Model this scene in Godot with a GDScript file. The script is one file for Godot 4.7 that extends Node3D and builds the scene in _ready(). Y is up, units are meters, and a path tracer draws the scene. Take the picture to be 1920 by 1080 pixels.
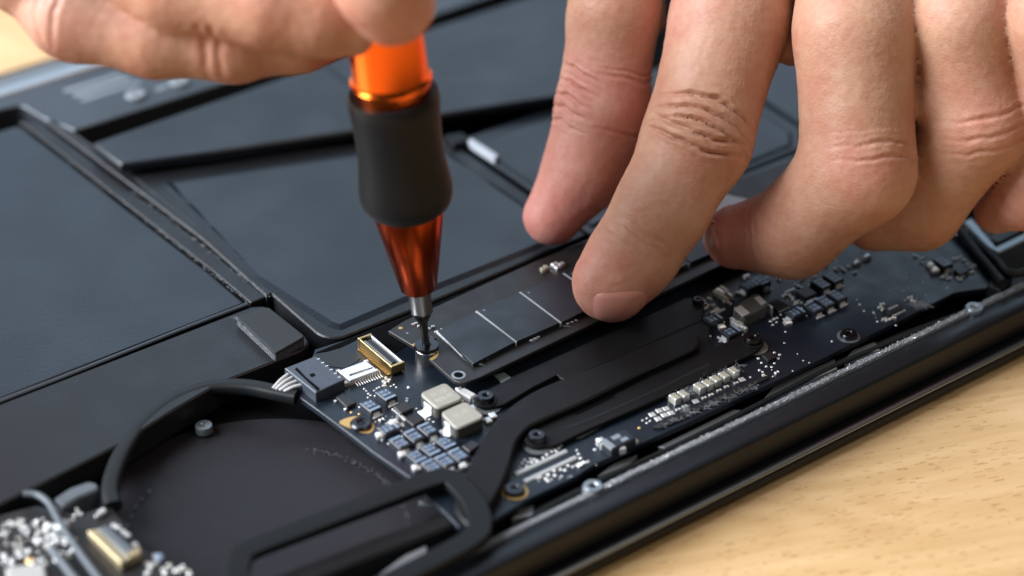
extends Node3D
# Lengths are written in millimetres (x along the laptop, z towards its hinge, y up from the table top) and turned to metres by U.
const U := 0.001
const PCB := 11.0
var used := {}
var M := {}
var rng := RandomNumberGenerator.new()

# ---------- mesh building ----------
class Mesher:
	var v := PackedVector3Array()
	var n := PackedVector3Array()
	var uv := PackedVector2Array()
	var c := PackedColorArray()
	var idx := PackedInt32Array()
	func vert(p: Vector3, nn: Vector3, t := Vector2.ZERO, col := Color.WHITE) -> int:
		v.append(p); n.append(nn); uv.append(t); c.append(col)
		return v.size() - 1
	func itri(a: int, b: int, d: int) -> void:
		var g := (v[b] - v[a]).cross(v[d] - v[a])
		if g.dot(n[a] + n[b] + n[d]) < 0.0:
			idx.append(a); idx.append(b); idx.append(d)
		else:
			idx.append(a); idx.append(d); idx.append(b)
	func iquad(a: int, b: int, d: int, e: int) -> void:
		itri(a, b, d); itri(a, d, e)
	func quad(a: Vector3, b: Vector3, d: Vector3, e: Vector3, nn: Vector3) -> void:
		iquad(vert(a, nn), vert(b, nn), vert(d, nn), vert(e, nn))
	func tri(a: Vector3, b: Vector3, d: Vector3, nn: Vector3) -> void:
		itri(vert(a, nn), vert(b, nn), vert(d, nn))
	func box(ctr: Vector3, size: Vector3, bev := 0.0, yaw := 0.0) -> void:
		var hx := size.x * 0.5
		var hz := size.z * 0.5
		var poly := PackedVector2Array()
		var rot := Vector2(cos(yaw), sin(yaw))
		for s in [Vector2(-hx, -hz), Vector2(hx, -hz), Vector2(hx, hz), Vector2(-hx, hz)]:
			poly.append(Vector2(ctr.x + s.x * rot.x - s.y * rot.y, ctr.z + s.x * rot.y + s.y * rot.x))
		prism(poly, ctr.y - size.y * 0.5, ctr.y + size.y * 0.5, bev)
	# an upright block over a polygon (x, z); its upper edge is chamfered by bev (bh high)
	func prism(poly_in: PackedVector2Array, y0: float, y1: float, bev := 0.0, bh := -1.0, bottom := true) -> void:
		var poly := poly_in
		if not Geometry2D.is_polygon_clockwise(poly):
			poly = poly.duplicate(); poly.reverse()
		var k := poly.size()
		var out: Array[Vector2] = []
		for i in k:
			var e := (poly[(i + 1) % k] - poly[i]).normalized()
			out.append(Vector2(e.y, -e.x))
		var mid := Vector2.ZERO
		for p in poly: mid += p / k
		# is_polygon_clockwise reads y upwards; check the side once
		var probe := (poly[0] + poly[1]) * 0.5 + out[0] * 0.01
		if Geometry2D.is_point_in_polygon(probe, poly):
			for i in k: out[i] = -out[i]
		var top := PackedVector2Array()
		var vn: Array = []
		for i in k:
			var a: Vector2 = out[(i + k - 1) % k]
			var b: Vector2 = out[i]
			var m := (a + b).normalized()
			var d := maxf(0.35, m.dot(a))
			top.append(poly[i] - m * (bev / d))
			var smooth := a.dot(b) > 0.75
			vn.append([m if smooth else a, m if smooth else b])
		if bh < 0.0: bh = bev
		var y2 := y1 - bh
		for i in k:
			var j := (i + 1) % k
			var na: Vector2 = vn[i][1]
			var nb: Vector2 = vn[j][0]
			var A := Vector3(na.x, 0, na.y)
			var B := Vector3(nb.x, 0, nb.y)
			iquad(vert(Vector3(poly[i].x, y0, poly[i].y), A), vert(Vector3(poly[j].x, y0, poly[j].y), B), vert(Vector3(poly[j].x, y2, poly[j].y), B), vert(Vector3(poly[i].x, y2, poly[i].y), A))
			if bev > 0.0:
				var up := Vector3(0, bev / maxf(bh, 0.01), 0)
				var A2 := (A + up).normalized()
				var B2 := (B + up).normalized()
				iquad(vert(Vector3(poly[i].x, y2, poly[i].y), A2), vert(Vector3(poly[j].x, y2, poly[j].y), B2), vert(Vector3(top[j].x, y1, top[j].y), B2), vert(Vector3(top[i].x, y1, top[i].y), A2))
		var t := Geometry2D.triangulate_polygon(top)
		if t.is_empty(): t = Geometry2D.triangulate_polygon(poly)
		for f in range(0, t.size(), 3):
			tri(Vector3(top[t[f]].x, y1, top[t[f]].y), Vector3(top[t[f + 1]].x, y1, top[t[f + 1]].y), Vector3(top[t[f + 2]].x, y1, top[t[f + 2]].y), Vector3.UP)
			if bottom:
				tri(Vector3(poly[t[f]].x, y0, poly[t[f]].y), Vector3(poly[t[f + 1]].x, y0, poly[t[f + 1]].y), Vector3(poly[t[f + 2]].x, y0, poly[t[f + 2]].y), Vector3.DOWN)
	# rows of points joined to a smooth skin; each row runs round its own middle
	func skin(rows: Array, closed_row := true, closed_col := false, away := Vector3.INF, caps := false) -> void:
		var R := rows.size()
		var K: int = rows[0].size()
		var at := []
		for i in R:
			var row: PackedVector3Array = rows[i]
			var mid := Vector3.ZERO
			for p in row: mid += p / K
			if away != Vector3.INF: mid = away
			var pr: PackedVector3Array = rows[(i + R - 1) % R] if closed_col else rows[maxi(i - 1, 0)]
			var nx: PackedVector3Array = rows[(i + 1) % R] if closed_col else rows[mini(i + 1, R - 1)]
			var line := PackedInt32Array()
			for j in K:
				var l := row[(j + K - 1) % K] if closed_row else row[maxi(j - 1, 0)]
				var r := row[(j + 1) % K] if closed_row else row[mini(j + 1, K - 1)]
				var g := (r - l).cross(nx[j] - pr[j])
				if g.length() < 1e-9: g = row[j] - mid
				if g.dot(row[j] - mid) < 0.0: g = -g
				line.append(vert(row[j], g.normalized(), Vector2(float(j) / K, float(i) / R)))
			at.append(line)
		for i in (R if closed_col else R - 1):
			var a: PackedInt32Array = at[i]
			var b: PackedInt32Array = at[(i + 1) % R]
			for j in (K if closed_row else K - 1):
				iquad(a[j], a[(j + 1) % K], b[(j + 1) % K], b[j])
		if caps:
			for e in [0, R - 1]:
				var row: PackedVector3Array = rows[e]
				var mid := Vector3.ZERO
				for p in row: mid += p / K
				var other: PackedVector3Array = rows[1 if e == 0 else R - 2]
				var om := Vector3.ZERO
				for p in other: om += p / K
				var nn := (mid - om).normalized()
				for j in K: tri(mid, row[j], row[(j + 1) % K], nn)
	# a round or flat cable: a section of half width a and half height b carried along a path
	func cable(path: PackedVector3Array, a: float, b := -1.0, sides := 12, power := 1.0, closed := false, caps := true) -> void:
		if b < 0.0: b = a
		var rows := []
		var K := path.size()
		for i in K:
			var t := (path[(i + 1) % K] - path[(i + K - 1) % K]) if closed else (path[mini(i + 1, K - 1)] - path[maxi(i - 1, 0)])
			t = t.normalized()
			var side := t.cross(Vector3.UP)
			if side.length() < 0.05: side = t.cross(Vector3.RIGHT)
			side = side.normalized()
			var up := side.cross(t).normalized()
			var row := PackedVector3Array()
			for j in sides:
				var w := TAU * j / sides
				var x := signf(cos(w)) * pow(absf(cos(w)), power)
				var y := signf(sin(w)) * pow(absf(sin(w)), power)
				row.append(path[i] + side * a * x + up * b * y)
			rows.append(row)
		skin(rows, true, closed, Vector3.INF, caps and not closed)
	# a turned shape: radii and heights along an axis; every band keeps its own edge unless it bends by little
	func lathe(prof: PackedVector2Array, o: Vector3, axis := Vector3.UP, sides := 32, soft := 0.8) -> void:
		axis = axis.normalized()
		var ex := axis.cross(Vector3.FORWARD)
		if ex.length() < 0.1: ex = axis.cross(Vector3.RIGHT)
		ex = ex.normalized()
		var ez := axis.cross(ex).normalized()
		var k := prof.size()
		var bn: Array[Vector2] = []
		for i in k - 1:
			var d := (prof[i + 1] - prof[i])
			var nn := Vector2(d.y, -d.x).normalized()
			bn.append(nn)
		for i in k - 1:
			var n0: Vector2 = bn[i]
			var n1: Vector2 = bn[i]
			if i > 0 and bn[i - 1].dot(bn[i]) > soft: n0 = (bn[i - 1] + bn[i]).normalized()
			if i < k - 2 and bn[i + 1].dot(bn[i]) > soft: n1 = (bn[i + 1] + bn[i]).normalized()
			var first := v.size()
			for j in sides + 1:
				var w := TAU * j / sides
				var rad := ex * cos(w) + ez * sin(w)
				vert(o + rad * prof[i].x + axis * prof[i].y, rad * n0.x + axis * n0.y, Vector2(float(j) / sides, prof[i].y))
				vert(o + rad * prof[i + 1].x + axis * prof[i + 1].y, rad * n1.x + axis * n1.y, Vector2(float(j) / sides, prof[i + 1].y))
			for j in sides:
				var a := first + j * 2
				iquad(a, a + 1, a + 3, a + 2)

func numbered(called: String) -> String:
	used[called] = int(used.get(called, -1)) + 1
	return called if used[called] == 0 else "%s_%03d" % [called, used[called]]

func mesh_of(b: Mesher, origin := Vector3.ZERO) -> ArrayMesh:
	var vv := PackedVector3Array()
	vv.resize(b.v.size())
	for i in b.v.size(): vv[i] = (b.v[i] - origin) * U
	var a := []
	a.resize(Mesh.ARRAY_MAX)
	a[Mesh.ARRAY_VERTEX] = vv
	a[Mesh.ARRAY_NORMAL] = b.n
	a[Mesh.ARRAY_TEX_UV] = b.uv
	a[Mesh.ARRAY_COLOR] = b.c
	a[Mesh.ARRAY_INDEX] = b.idx
	var m := ArrayMesh.new()
	m.add_surface_from_arrays(Mesh.PRIMITIVE_TRIANGLES, a)
	return m

# a thing: a node at its base, whose children are its parts
func thing(called: String, label: String, category: String, base: Vector3, group := "") -> Node3D:
	var o := Node3D.new()
	o.name = numbered(called)
	add_child(o)
	o.position = base * U
	o.set_meta("label", label)
	o.set_meta("category", category)
	if group != "": o.set_meta("group", group)
	return o

func part(b: Mesher, called: String, m: Material, parent: Node3D, kind := "") -> MeshInstance3D:
	var o := MeshInstance3D.new()
	o.name = called
	o.mesh = mesh_of(b, parent.global_position / U)
	o.material_override = m
	if kind != "": o.set_meta("kind", kind)
	parent.add_child(o, true)
	return o

# one shared mesh, modelled round the origin, set down at a spot
func put(mesh: Mesh, called: String, m: Material, parent: Node3D, at: Vector3, yaw := 0.0) -> MeshInstance3D:
	var o := MeshInstance3D.new()
	o.name = called
	o.mesh = mesh
	o.material_override = m
	parent.add_child(o, true)
	o.global_transform = Transform3D(Basis(Vector3.UP, -yaw), at * U)
	return o

func round_poly(poly: PackedVector2Array, r, seg := 5) -> PackedVector2Array:
	var out := PackedVector2Array()
	var k := poly.size()
	for i in k:
		var rr: float = r[i] if r is Array else r
		var a := poly[(i + k - 1) % k] - poly[i]
		var b := poly[(i + 1) % k] - poly[i]
		rr = minf(rr, 0.48 * minf(a.length(), b.length()))
		if rr < 0.02:
			out.append(poly[i]); continue
		var p := poly[i] + a.normalized() * rr
		var q := poly[i] + b.normalized() * rr
		for s in seg + 1:
			var t := float(s) / seg
			out.append(p.lerp(poly[i], t).lerp(poly[i].lerp(q, t), t))
	return out

func curve(pts: PackedVector3Array, n: int, closed := false) -> PackedVector3Array:
	var out := PackedVector3Array()
	var k := pts.size()
	for i in (k if closed else k - 1):
		var a := pts[(i + k - 1) % k] if closed else pts[maxi(i - 1, 0)]
		var b := pts[i]
		var c := pts[(i + 1) % k]
		var d := pts[(i + 2) % k] if closed else pts[mini(i + 2, k - 1)]
		for s in n: out.append(b.cubic_interpolate(c, a, d, float(s) / n))
	if not closed: out.append(pts[k - 1])
	return out

func curve2(pts: PackedVector2Array, n: int) -> PackedVector2Array:
	var t := PackedVector3Array()
	for p in pts: t.append(Vector3(p.x, 0, p.y))
	var out := PackedVector2Array()
	for p in curve(t, n, true): out.append(Vector2(p.x, p.z))
	return out

func circle(at: Vector2, r: float, sides := 28) -> PackedVector2Array:
	var out := PackedVector2Array()
	for i in sides: out.append(at + Vector2.from_angle(TAU * i / sides) * r)
	return out

func slab(poly: PackedVector2Array, y0: float, y1: float, bev := 0.0, bh := -1.0) -> Mesher:
	var b := Mesher.new()
	# nothing reaches past the inside of the case
	for p in poly:
		if p.x < -121.0 or p.x > 197.0:
			var cut := Geometry2D.intersect_polygons(poly, PackedVector2Array([Vector2(-121, -200), Vector2(197, -200), Vector2(197, 200), Vector2(-121, 200)]))
			if not cut.is_empty(): poly = cut[0]
			break
	b.prism(poly, y0, y1, bev, bh)
	return b

func lin(r: float, g: float, b: float) -> Color:
	return Color(r, g, b).linear_to_srgb()

func mat(col: Color, rough: float, metal := 0.0, spec := 0.5) -> StandardMaterial3D:
	var m := StandardMaterial3D.new()
	m.albedo_color = col
	m.roughness = rough
	m.metallic = metal
	m.metallic_specular = spec
	return m

func noise_tex(freq: float, kind := FastNoiseLite.TYPE_SIMPLEX_SMOOTH, octaves := 4, size := 512, ramp: Array = [], normal := false, bump := 4.0, sd := 1) -> NoiseTexture2D:
	var f := FastNoiseLite.new()
	f.noise_type = kind
	f.frequency = freq
	f.seed = sd
	f.fractal_octaves = octaves
	var t := NoiseTexture2D.new()
	t.width = size; t.height = size
	t.seamless = true
	t.noise = f
	t.as_normal_map = normal
	t.bump_strength = bump
	if not ramp.is_empty():
		var g := Gradient.new()
		g.offsets = PackedFloat32Array(ramp[0])
		g.colors = PackedColorArray(ramp[1])
		t.color_ramp = g
	return t

func grain(m: StandardMaterial3D, tile_mm: float, rough: Texture2D = null, albedo: Texture2D = null, normal: Texture2D = null, nscale := 0.3) -> StandardMaterial3D:
	m.uv1_triplanar = true
	m.uv1_world_triplanar = true
	m.uv1_scale = Vector3.ONE * (1000.0 / tile_mm)
	if rough: m.roughness_texture = rough; m.roughness_texture_channel = BaseMaterial3D.TEXTURE_CHANNEL_RED
	if albedo: m.albedo_texture = albedo
	if normal:
		m.normal_enabled = true
		m.normal_texture = normal
		m.normal_scale = nscale
	return m

func wood_texture() -> ImageTexture:
	var N := 1024
	var f := FastNoiseLite.new()
	f.seed = 5
	f.frequency = 0.004
	f.fractal_octaves = 3
	var broad := f.get_image(N, N, false, false, true).get_data()
	f.seed = 9
	f.frequency = 0.02
	f.fractal_octaves = 4
	var fine := f.get_image(N, N, false, false, true).get_data()
	var data := PackedByteArray()
	data.resize(N * N * 3)
	for y in N:
		for x in N:
			# long grain: read the noise squeezed along x
			var a := broad[((y) % N) * N + (x / 5) % N] / 255.0
			var b := fine[((y * 2) % N) * N + (x / 7) % N] / 255.0
			var s := fine[((y * 5 + 300) % N) * N + (x / 3 + 500) % N] / 255.0
			var ring := 0.5 + 0.5 * sin(a * 42.0 + y * 0.02)
			var k := 0.55 * a + 0.25 * b + 0.2 * ring
			var dark := 0.10 * s
			var i := (y * N + x) * 3
			data[i] = int(clampf(186 + 36 * k - 60 * dark, 0, 255))
			data[i + 1] = int(clampf(150 + 40 * k - 80 * dark, 0, 255))
			data[i + 2] = int(clampf(102 + 44 * k - 90 * dark, 0, 255))
	var r := RandomNumberGenerator.new()
	r.seed = 77
	for q in 9000:
		var x0 := r.randi() % N
		var y0 := r.randi() % N
		var l := 3 + r.randi() % 9
		var w := 1 + r.randi() % 2
		var d := r.randf_range(0.88, 0.97)
		for dx in l:
			for dy in w:
				var i := (((y0 + dy) % N) * N + (x0 + dx) % N) * 3
				data[i] = int(data[i] * d); data[i + 1] = int(data[i + 1] * d * 0.98); data[i + 2] = int(data[i + 2] * d * 0.95)
	return ImageTexture.create_from_image(Image.create_from_data(N, N, false, Image.FORMAT_RGB8, data))

func make_materials() -> void:
	var smudge := noise_tex(0.012, FastNoiseLite.TYPE_SIMPLEX_SMOOTH, 5, 512, [[0.0, 0.5, 1.0], [Color(0.72, 0.72, 0.72), Color(0.9, 0.9, 0.9), Color(1, 1, 1)]])
	var speck := noise_tex(0.25, FastNoiseLite.TYPE_SIMPLEX, 2, 512, [], true, 3.0)
	M.film = grain(mat(lin(0.011, 0.015, 0.0205), 0.38, 0.0, 0.42), 160, smudge, null, speck, 0.05)
	M.fold = mat(lin(0.03, 0.036, 0.044), 0.3)
	M.frame = grain(mat(lin(0.012, 0.013, 0.015), 0.48, 0.0, 0.42), 90, smudge, null, speck, 0.12)
	M.plate = grain(mat(lin(0.011, 0.0145, 0.0195), 0.37, 0.0, 0.42), 120, smudge, null, speck, 0.05)
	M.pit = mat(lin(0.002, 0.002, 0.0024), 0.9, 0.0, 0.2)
	M.floor = grain(mat(lin(0.0105, 0.0098, 0.0125), 0.6, 0.0, 0.4), 60, smudge, null, speck, 0.2)
	M.pcb = grain(mat(lin(0.006, 0.0105, 0.018), 0.42, 0.0, 0.45), 40, smudge, null, speck, 0.10)
	M.pcb_edge = mat(lin(0.03, 0.04, 0.05), 0.5)
	M.ssd = grain(mat(lin(0.019, 0.018, 0.018), 0.48, 0.0, 0.42), 40, smudge, null, speck, 0.12)
	M.nand = grain(mat(lin(0.014, 0.018, 0.024), 0.43, 0.0, 0.45), 40, smudge, null, speck, 0.06)
	M.ic = mat(lin(0.012, 0.012, 0.013), 0.45)
	M.pipe = grain(mat(lin(0.006, 0.006, 0.0068), 0.55, 0.0, 0.34), 50, smudge, null, speck, 0.12)
	M.rubber = mat(lin(0.006, 0.008, 0.009), 0.5, 0.0, 0.36)
	M.standoff = mat(lin(0.6, 0.6, 0.6), 0.3, 1.0)
	M.grip = mat(lin(0.005, 0.005, 0.0055), 0.45, 0.0, 0.3)
	M.orange = mat(lin(0.95, 0.16, 0.02), 0.2, 1.0)
	M.grip.rim_enabled = true
	M.grip.rim = 0.12
	M.grip.rim_tint = 0.0
	M.cone = mat(lin(0.75, 0.085, 0.011), 0.24, 1.0)
	M.steel = mat(lin(0.42, 0.42, 0.42), 0.32, 1.0)
	M.dark_steel = mat(lin(0.10, 0.10, 0.105), 0.35, 1.0)
	M.screw = mat(lin(0.06, 0.06, 0.065), 0.3, 1.0)
	M.tin = mat(lin(0.72, 0.73, 0.73), 0.34, 0.55)
	M.solder = mat(lin(0.62, 0.63, 0.62), 0.4, 0.6)
	M.white = mat(lin(0.52, 0.53, 0.52), 0.5)
	M.gold = mat(lin(0.50, 0.36, 0.17), 0.33, 1.0)
	M.ring = mat(lin(0.62, 0.4, 0.15), 0.45, 0.7)
	M.inductor = grain(mat(lin(0.30, 0.29, 0.25), 0.55), 20, null, null, speck, 0.25)
	M.inductor_side = mat(lin(0.07, 0.068, 0.06), 0.5)
	M.metal_inductor = mat(lin(0.09, 0.09, 0.09), 0.4, 0.2)
	M.inductor_print = mat(lin(0.42, 0.41, 0.35), 0.6)
	M.tantalum = mat(lin(0.012, 0.016, 0.024), 0.35)
	M.stripe = mat(lin(0.22, 0.30, 0.42), 0.45)
	M.ceramic = mat(lin(0.36, 0.34, 0.26), 0.5)
	M.foam = grain(mat(lin(0.03, 0.036, 0.043), 0.9), 20, null, null, noise_tex(0.2, FastNoiseLite.TYPE_SIMPLEX, 3, 512, [], true, 8.0), 0.9)
	M.foam_edge = grain(mat(lin(0.26, 0.28, 0.31), 0.9), 6, null, noise_tex(0.06, FastNoiseLite.TYPE_CELLULAR, 2, 256, [[0.0, 0.5, 1.0], [Color(0.2, 0.2, 0.2), Color(0.6, 0.6, 0.6), Color(1, 1, 1)]]))
	M.cable = mat(lin(0.009, 0.011, 0.012), 0.5, 0.0, 0.4)
	M.grey_cable = mat(lin(0.085, 0.1, 0.115), 0.5)
	M.wire = mat(lin(0.42, 0.42, 0.42), 0.5)
	M.plug = grain(mat(lin(0.045, 0.055, 0.072), 0.45), 20, smudge, null, speck, 0.12)
	M.aluminium = mat(lin(0.66, 0.68, 0.70), 0.35, 1.0)
	M.post = mat(lin(0.3, 0.34, 0.36), 0.4, 0.8)
	M.edge = mat(lin(0.26, 0.28, 0.30), 0.32, 1.0)
	M.rail = grain(mat(lin(0.3, 0.32, 0.34), 0.42, 0.8), 4, null, null, noise_tex(0.08, FastNoiseLite.TYPE_CELLULAR, 2, 256, [], true, 14.0), 1.6)
	M.shield = mat(lin(0.26, 0.28, 0.29), 0.45, 0.7)
	M.hinge = grain(mat(lin(0.009, 0.0105, 0.013), 0.4, 0.0, 0.34), 120, smudge)
	M.bar = grain(mat(lin(0.045, 0.053, 0.063), 0.42, 0.3), 120, smudge, null, speck, 0.08)
	M.pale = mat(lin(0.55, 0.6, 0.66), 0.45)
	M.print_grey = mat(lin(0.2, 0.23, 0.26), 0.5)
	M.lint = mat(lin(0.28, 0.30, 0.31), 0.9)
	M.pale_gilt = mat(lin(0.45, 0.37, 0.22), 0.4, 0.5)
	M.dull_white = mat(lin(0.36, 0.36, 0.35), 0.5)
	M.dust_and_glint = mat(lin(0.12, 0.13, 0.135), 0.9)
	M.far_screw = mat(lin(0.22, 0.25, 0.28), 0.5)
	M.pale_strip = mat(lin(0.42, 0.44, 0.46), 0.5)
	M.teal = mat(lin(0.2, 0.26, 0.26), 0.45)
	var wood := mat(Color.WHITE, 0.42)
	wood.albedo_texture = wood_texture()
	wood.metallic_specular = 0.45
	M.wood = wood
	var skin := mat(Color.WHITE, 0.52)
	skin.vertex_color_use_as_albedo = true
	skin.metallic_specular = 0.42
	skin.subsurf_scatter_enabled = true
	skin.subsurf_scatter_strength = 0.07
	grain(skin, 14, null, null, noise_tex(0.045, FastNoiseLite.TYPE_CELLULAR, 2, 512, [], true, 6.0), 0.5)
	M.skin = skin
	M.nail = mat(lin(0.55, 0.245, 0.19), 0.36)

func _ready() -> void:
	rng.seed = 20
	# ----- camera -----
	var cam := Camera3D.new()
	cam.name = "camera"
	cam.transform = Transform3D(Basis(Vector3(0.78371, 0.02193, 0.62073), Vector3(0.32475, 0.83743, -0.4396), Vector3(-0.52946, 0.5461, 0.64919)), Vector3(-0.24055, 0.28878, 0.32185))
	cam.fov = 13.686
	cam.near = 0.05
	cam.far = 20.0
	var lens := CameraAttributesPhysical.new()
	lens.frustum_focal_length = 100.0
	lens.frustum_focus_distance = 0.486
	lens.exposure_aperture = 8.8
	lens.frustum_near = 0.05
	lens.frustum_far = 20.0
	cam.attributes = lens
	add_child(cam)
	# ----- the room's light -----
	var env := Environment.new()
	env.background_mode = Environment.BG_COLOR
	env.background_color = lin(0.058, 0.063, 0.07)
	env.tonemap_mode = Environment.TONE_MAPPER_LINEAR
	env.tonemap_exposure = 1.0
	env.sdfgi_enabled = true
	env.ssao_enabled = true
	env.ssil_enabled = true
	var we := WorldEnvironment.new()
	we.environment = env
	add_child(we)
	window_light("window_light", Vector3(-1.15, 0.95, -0.72), Vector3(0.02, 0.0, 0.0), Vector2(1.1, 1.3), 10.2, Color(0.96, 0.975, 1.0))
	window_light("far_window_light", Vector3(0.75, 1.0, -1.25), Vector3(0.05, 0.0, -0.03), Vector2(1.6, 0.9), 0.9, Color(0.80, 0.90, 1.0))
	window_light("ceiling_light", Vector3(0.35, 1.3, 0.8), Vector3(0.05, 0.0, 0.0), Vector2(0.9, 0.9), 0.45, Color(1.0, 0.95, 0.88))
	make_materials()
	build_table()
	build_case()
	build_battery()
	build_board()
	build_drive()
	build_heat_sink()
	build_fan_side()
	build_screwdriver()
	build_hands()

func window_light(called: String, at: Vector3, to: Vector3, size: Vector2, energy: float, col: Color) -> void:
	var l := AreaLight3D.new()
	l.name = called
	l.area_size = size
	l.light_energy = energy
	l.light_color = col
	l.shadow_enabled = true
	l.area_range = 6.0
	add_child(l)
	l.look_at_from_position(at, to, Vector3.UP)

# ---------- table and case ----------
func build_table() -> void:
	var t := thing("wooden_table", "light beech table top with fine flecked grain, under the opened laptop", "table", Vector3(0, -28, 0))
	var b := Mesher.new()
	var a := deg_to_rad(21.0)
	var X := Vector3(cos(a), 0, sin(a))
	var Z := Vector3(-sin(a), 0, cos(a))
	var n := 1
	var L := 700.0
	b.iquad(b.vert(-X * L - Z * L, Vector3.UP, Vector2(0, 0)), b.vert(X * L - Z * L, Vector3.UP, Vector2(6.4, 0)), b.vert(X * L + Z * L, Vector3.UP, Vector2(6.4, 6.4)), b.vert(-X * L + Z * L, Vector3.UP, Vector2(0, 6.4)))
	b.box(Vector3(0, -14.1, 0), Vector3(1400, 28, 1400), 0.0, a)
	part(b, "tabletop", M.wood, t)

func strip(poly: PackedVector2Array, x0: float, x1: float) -> Mesher:
	# a profile (z, y) run along x
	var b := Mesher.new()
	var k := poly.size()
	var mid := Vector2.ZERO
	for p in poly: mid += p / k
	for i in k - 1:
		var d := poly[i + 1] - poly[i]
		var nn := Vector2(d.y, -d.x).normalized()
		if nn.dot((poly[i] + poly[i + 1]) * 0.5 - mid) < 0: nn = -nn
		var n0 := nn
		var n1 := nn
		if i > 0:
			var e := poly[i] - poly[i - 1]
			var m := Vector2(e.y, -e.x).normalized()
			if m.dot((poly[i] + poly[i - 1]) * 0.5 - mid) < 0: m = -m
			if m.dot(nn) > 0.6: n0 = (m + nn).normalized()
		if i < k - 2:
			var e := poly[i + 2] - poly[i + 1]
			var m := Vector2(e.y, -e.x).normalized()
			if m.dot((poly[i + 2] + poly[i + 1]) * 0.5 - mid) < 0: m = -m
			if m.dot(nn) > 0.6: n1 = (m + nn).normalized()
		b.iquad(b.vert(Vector3(x0, poly[i].y, poly[i].x), Vector3(0, n0.y, n0.x)), b.vert(Vector3(x1, poly[i].y, poly[i].x), Vector3(0, n0.y, n0.x)), b.vert(Vector3(x1, poly[i + 1].y, poly[i + 1].x), Vector3(0, n1.y, n1.x)), b.vert(Vector3(x0, poly[i + 1].y, poly[i + 1].x), Vector3(0, n1.y, n1.x)))
	return b

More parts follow.
